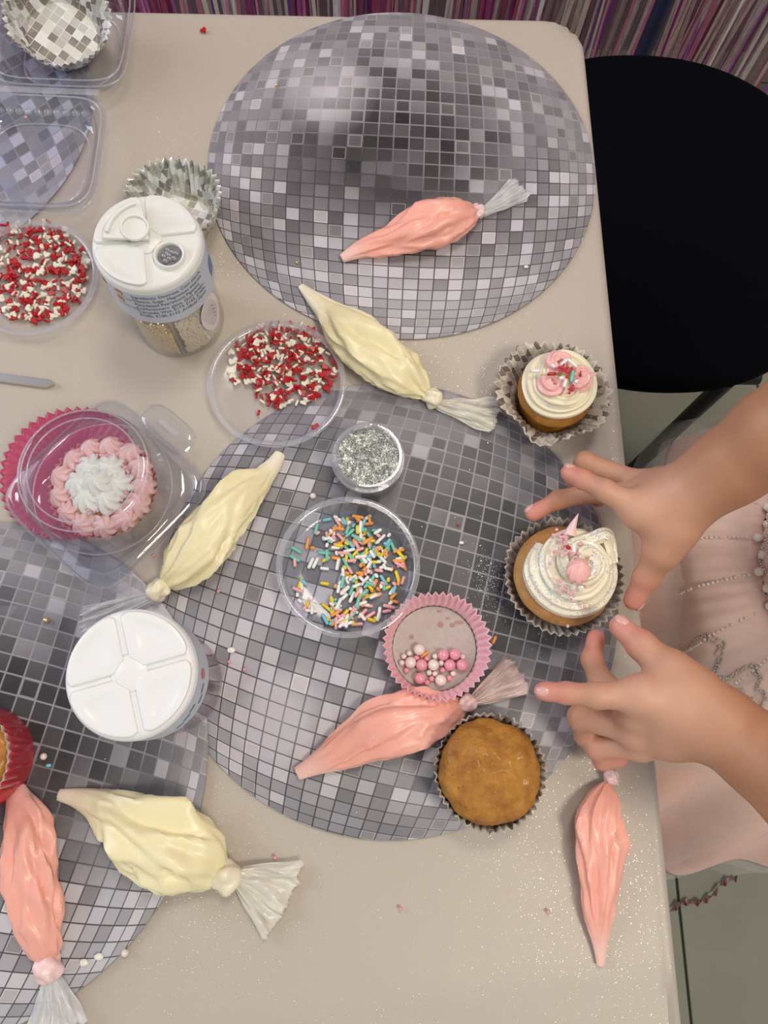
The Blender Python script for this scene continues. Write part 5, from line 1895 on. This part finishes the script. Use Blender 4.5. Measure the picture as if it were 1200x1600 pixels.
def build_person():
    root = empty('person', (TC[0], TC[1], 0.0), 'child in a beaded blush-pink tulle dress reaching both hands around a cupcake', 'person')
    off = np.array(root.location)
    parts = [build_arm(RIGHT, SH['R']), build_arm(LEFT, SH['L'])]
    # torso, neck, head and legs in the same skin
    fld = Field((0.27, -0.06, 0.0), (0.58, 0.29, T + 0.53), 0.005)
    tc = TC
    c3 = lambda x, z, y=0: np.array((tc[0] + x, tc[1] + y, z))
    for sy in (-1, 1):
        fld.cone(c3(0.0, T - 0.16, sy * 0.030), c3(0.03, T + 0.18, sy * 0.035), 0.062, 0.062, 0.03)
        fld.cone(c3(0.035, T + 0.225, 0), SH['R' if sy > 0 else 'L'], 0.045, 0.036, 0.02)
        fld.cone(c3(0.0, T - 0.20, sy * 0.045), c3(0.0, T - 0.42, sy * 0.045), 0.058, 0.040, 0.02)
        fld.cone(c3(0.0, T - 0.42, sy * 0.045), c3(0.01, 0.06, sy * 0.045), 0.040, 0.026, 0.01)
        fld.cone(c3(0.01, 0.03, sy * 0.045), c3(-0.07, 0.022, sy * 0.050), 0.024, 0.018, 0.01)
    fld.cone(c3(0.045, T + 0.21), c3(0.050, T + 0.31), 0.034, 0.030, 0.02)
    hd = c3(0.045, T + 0.40)
    fld.cone(hd + (0.012, 0, 0.018), hd + (0.006, 0, 0.03), 0.078, 0.074, 0.02)
    fld.cone(hd + (-0.030, 0, -0.045), hd + (-0.02, 0, 0.0), 0.040, 0.058, 0.03)
    fld.cone(hd + (-0.080, 0, -0.006), hd + (-0.086, 0, -0.022), 0.006, 0.010, 0.01)
    for sy in (-1, 1):
        fld.cone(hd + (0.006, sy * 0.082, -0.012), hd + (0.010, sy * 0.086, 0.010), 0.009, 0.012, 0.006)
        fld.cone(hd + (-0.066, sy * 0.030, -0.026), hd + (-0.05, sy * 0.034, -0.03), 0.018, 0.018, 0.02)
    fld.cone(hd + (-0.073, -0.016, -0.048), hd + (-0.073, 0.016, -0.048), 0.006, 0.006, 0.006)
    V, Q = fld.mesh()
    V = laplace(V, Q, 2, 0.5)
    parts.append((V, Q, np.tile((0, 0.2, 0, 1), (len(V), 1))))
    VV, QQ, CC = [], [], []
    b = 0
    for V, Q, C in parts:
        VV.append(V - off)
        QQ.append(Q + b)
        CC.append(C)
        b += len(V)
    body = obj('body', (np.concatenate(VV).tolist(), np.concatenate(QQ).tolist()), M['skin'], root, cols=np.concatenate(CC))
    # eyes and hair (above the frame)
    hdv = Vector(hd - off)
    for sy in (-1, 1):
        obj('eye', sphere(0.011, 14, 10), M['ink'], root, hdv + Vector((-0.063, sy * 0.030, 0.004)))
    hv, hf = sphere(0.090, 36, 20, 1.0, 0.98, 1.02)
    hv = [(x * (1 if x > -0.03 else 0.80) + 0.014, y, z + 0.024) for x, y, z in hv]
    hv = [(x - (0.016 if x < -0.02 and 0.02 < z else 0), y, z) if not (x < -0.03 and z < 0.022) else (x * 0.45 + 0.01, y * 0.86, z * 0.4 + 0.03) for x, y, z in hv]
    obj('hair', (hv, hf), M['hair'], root, hdv)
    obj('ponytail', sweep(smooth_path([hdv + Vector((0.09, 0, 0.06)), hdv + Vector((0.13, 0, 0.03)), hdv + Vector((0.135, 0, -0.06)), hdv + Vector((0.12, 0, -0.13))], 24), lambda s: 0.026 * (1 - 0.7 * s), 16, 8, 0.06), M['hair'], root)
    # finger nails
    for P, names, upv in ((RIGHT, ('index', 'middle'), (0.0, 0.85, 0.55)), (LEFT, ('index',), (0.0, -0.1, 1.0)), (RIGHT, ('thumb',), (0.95, -0.1, 0.3)), (LEFT, ('thumb',), (0.1, 0.55, 0.80))):
        for nm in names:
            a, (bp_, r) = P[nm][2][0], P[nm][3]
            d = Vector(bp_ - a).normalized()
            up = Vector(upv)
            up = (up - d * up.dot(d)).normalized()
            sd = d.cross(up)
            R = []
            for k_, zo in ((1.0, -0.0007), (0.96, 0.0002), (0.6, 0.0006), (0.05, 0.0007)):
                ring = []
                for t in range(20):
                    th = 2 * PI * t / 20
                    u, v = math.cos(th) * k_ * r * 0.80, math.sin(th) * k_ * r * 0.62
                    q = Vector(bp_) + d * (r * 0.10 + u) + sd * v + up * (math.sqrt(max(0, (r * 1.05) ** 2 - v * v - max(0, u + r * .1) ** 2 * 0.55)) + zo)
                    ring.append(q - Vector(off))
                R.append(ring)
            obj('nail', rings(R, False, True), M['nail'], root)

    # ---------------- dress: flared skirt pressed against the table edge
    XT = 0.229

    def skirt(r_of, z_of, folds, amp, seed, hemwave=0.0, ph=0.0, n=220, m=26, xt=XT, ecc=(1.0, 1.0)):
        R = []
        for i in range(m):
            t = i / (m - 1)
            ring = []
            for k in range(n):
                th = 2 * PI * k / n
                c_, s_ = math.cos(th), math.sin(th)
                f = math.cos(folds * th + ph + 1.8 * nz(c_ * 2 + seed, s_ * 2)) * 0.6 + 0.7 * nz(c_ * 4.5 + seed, s_ * 4.5, t * 1.2)
                r = r_of(t) * (1 + amp * f * ss(0.0, 0.7, t))
                z = z_of(t) + hemwave * nz(c_ * 2.5, s_ * 2.5 + seed) * t * t
                dg = math.degrees(th)
                r *= 1 - 0.40 * ss(78, 108, dg) * (1 - ss(142, 160, dg)) * ss(0.1, 0.6, t)
                x = TC[0] + r * c_ * ecc[0]
                y = TC[1] + r * s_ * ecc[1]
                if x < xt + 0.02:
                    ov = xt + 0.02 - x
                    x = xt + 0.02 - 0.02 * (1 - math.exp(-ov / 0.02))
                ring.append((x - off[0], y - off[1], z))
            R.append(ring)
        return rings(R)
    obj('underskirt', skirt(lambda t: 0.085 + 0.178 * t ** 0.52, lambda t: T - 0.05 - 0.29 * t, 15, 0.085, 5, 0.03, 1.0), M['dress_pink'], root, solid=0.0006)
    obj('pink_tulle', skirt(lambda t: 0.088 + 0.185 * t ** 0.52, lambda t: T - 0.045 - 0.33 * t, 15, 0.085, 5, 0.05, 1.0), M['tulle_pink'], root)
    obj('outer_tulle', skirt(lambda t: 0.090 + 0.200 * t ** 0.50, lambda t: T - 0.04 - 0.39 * t, 11, 0.09, 9, 0.06, 2.0), M['tulle'], root)
    obj('gathered_ruffle', skirt(lambda t: 0.110 + 0.080 * t ** 0.6, lambda t: T - 0.075 - 0.055 * t, 58, 0.030, 13, 0.012, 0.4, 420, 14, 0.224, (1.0, 0.62)), M['dress_pink'], root, solid=0.0006)
    # bodice
    BZ = [(-0.045, 0.088), (-0.02, 0.086), (0.02, 0.087), (0.08, 0.090), (0.14, 0.092), (0.19, 0.090), (0.215, 0.086)]
    R = []
    for z, r in BZ:
        lean = 0.03 * max(0, z) / 0.2
        R.append([(r * math.cos(2 * PI * k / 96) + lean + (TC[0] - off[0]), r * 1.02 * math.sin(2 * PI * k / 96) + TC[1] - off[1], T + z) for k in range(96)])
    bod = obj('bodice', rings(R), M['dress_net'], root, solid=0.0008)
    for s_ in ('R', 'L'):
        p = SH[s_] - off
        sgn = 1 if s_ == 'R' else -1
        obj('sleeve', moved(rings([sq_ring(0.045 * a, 0.045 * a, 2, z, 40) for a, z in ((0.95, -0.03), (1.1, -0.02), (1.15, 0.0), (1.0, 0.025), (0.6, 0.04), (0.05, 0.045))], False, True), mat=Matrix.Translation(p) @ Matrix.Rotation(-0.7 * sgn, 4, 'X')), M['tulle_pink'], root, solid=0.0008)

    # gathered net overskirt: puffed petals with bead strings
    def pet(th, t, lift=0.0):
        """point on the overskirt surface; th around the waist, t from waist to hem"""
        r = 0.086 + 0.085 * t ** 0.62
        puff = 0.018 * math.sin(PI * min(1, t * 1.0)) * (0.55 + 0.45 * math.cos(7 * th + 0.3))
        pl = 0.0022 * math.cos(64 * th + 5 * t) * (1 - t) + 0.003 * nz(math.cos(th) * 7, math.sin(th) * 7, t * 3)
        r += puff * 0.6 + pl + lift
        z = T - 0.020 - 0.125 * t ** 1.3 + puff * 0.9 + lift * 0.8
        x = TC[0] + r * math.cos(th)
        y = TC[1] + r * math.sin(th)
        if x < 0.270:
            x = 0.270 - 0.012 * (1 - math.exp(-(0.270 - x) / 0.02))
        return Vector((x - off[0], y - off[1], z))
    R = []
    for i in range(30):
        t = i / 29
        R.append([pet(2 * PI * k / 320, t * (0.90 + 0.10 * math.cos(7 * (2 * PI * k / 320)))) for k in range(320)])
    over = obj('net_overskirt', rings(R), M['dress_net'], root, solid=0.0006)
    rnd = random.Random(6)

    def beadset(name, pts, r, m):
        sv, sf = sphere(r, 8, 6)
        V, F = [], []
        for p in pts:
            b_ = len(V)
            k = rnd.uniform(0.75, 1.2)
            V += [(v[0] * k + p.x, v[1] * k + p.y, v[2] * k + p.z) for v in sv]
            F += [tuple(i + b_ for i in f) for f in sf]
        return obj(name, (V, F), m, over)
    for th in (2.55, 2.86, 3.16, 3.46, 3.76):
        pts = [pet(th + 0.05 * math.sin(t * 3), t, 0.0012) for t in np.linspace(0.03, 0.80, 34) if rnd.random() < 0.8]
        beadset('bead_string', pts, 0.0013, M['bead_glass'])
    # waist pearls
    for k in range(13):
        th = 2.25 + 0.15 * k
        p = pet(th, 0.0, 0.003)
        obj('waist_pearl', sphere(0.0036, 16, 10), M['bead_pearl'], over, p + Vector((0, 0, 0.002)))
    # silver bead scrolls
    for (t0, th0, a, b_, n_) in ((0.55, 3.62, 0.17, 0.26, 90), (0.60, 3.95, 0.15, 0.22, 80), (0.35, 3.85, 0.12, 0.14, 60), (0.40, 2.55, 0.12, 0.16, 60), (0.62, 4.3, 0.15, 0.2, 70)):
        pts = []
        for k in range(n_):
            u = 2 * PI * k / n_
            w_ = 1 + 0.25 * math.cos(3 * u)
            for q in range(2):
                pts.append(pet(th0 + a * w_ * math.cos(u) + rnd.gauss(0, 0.006), min(1, max(0, t0 + b_ * w_ * math.sin(u) * (0.9 + .12 * q))), 0.0012))
        beadset('bead_scroll', pts, 0.0011, M['bead_silver'])
    # bodice bead rows
    pts = []
    for row in range(6):
        for k in range(70):
            th = 2.2 + 1.9 * k / 69
            z = -0.012 + row * 0.012 + 0.006 * math.sin(th * 14 + row)
            r = 0.0885
            pts.append(Vector((TC[0] + r * math.cos(th) - off[0], TC[1] + r * 1.02 * math.sin(th) - off[1], T + z)))
    beadset('bodice_beads', pts, 0.0012, M['bead_silver'])


build_person()
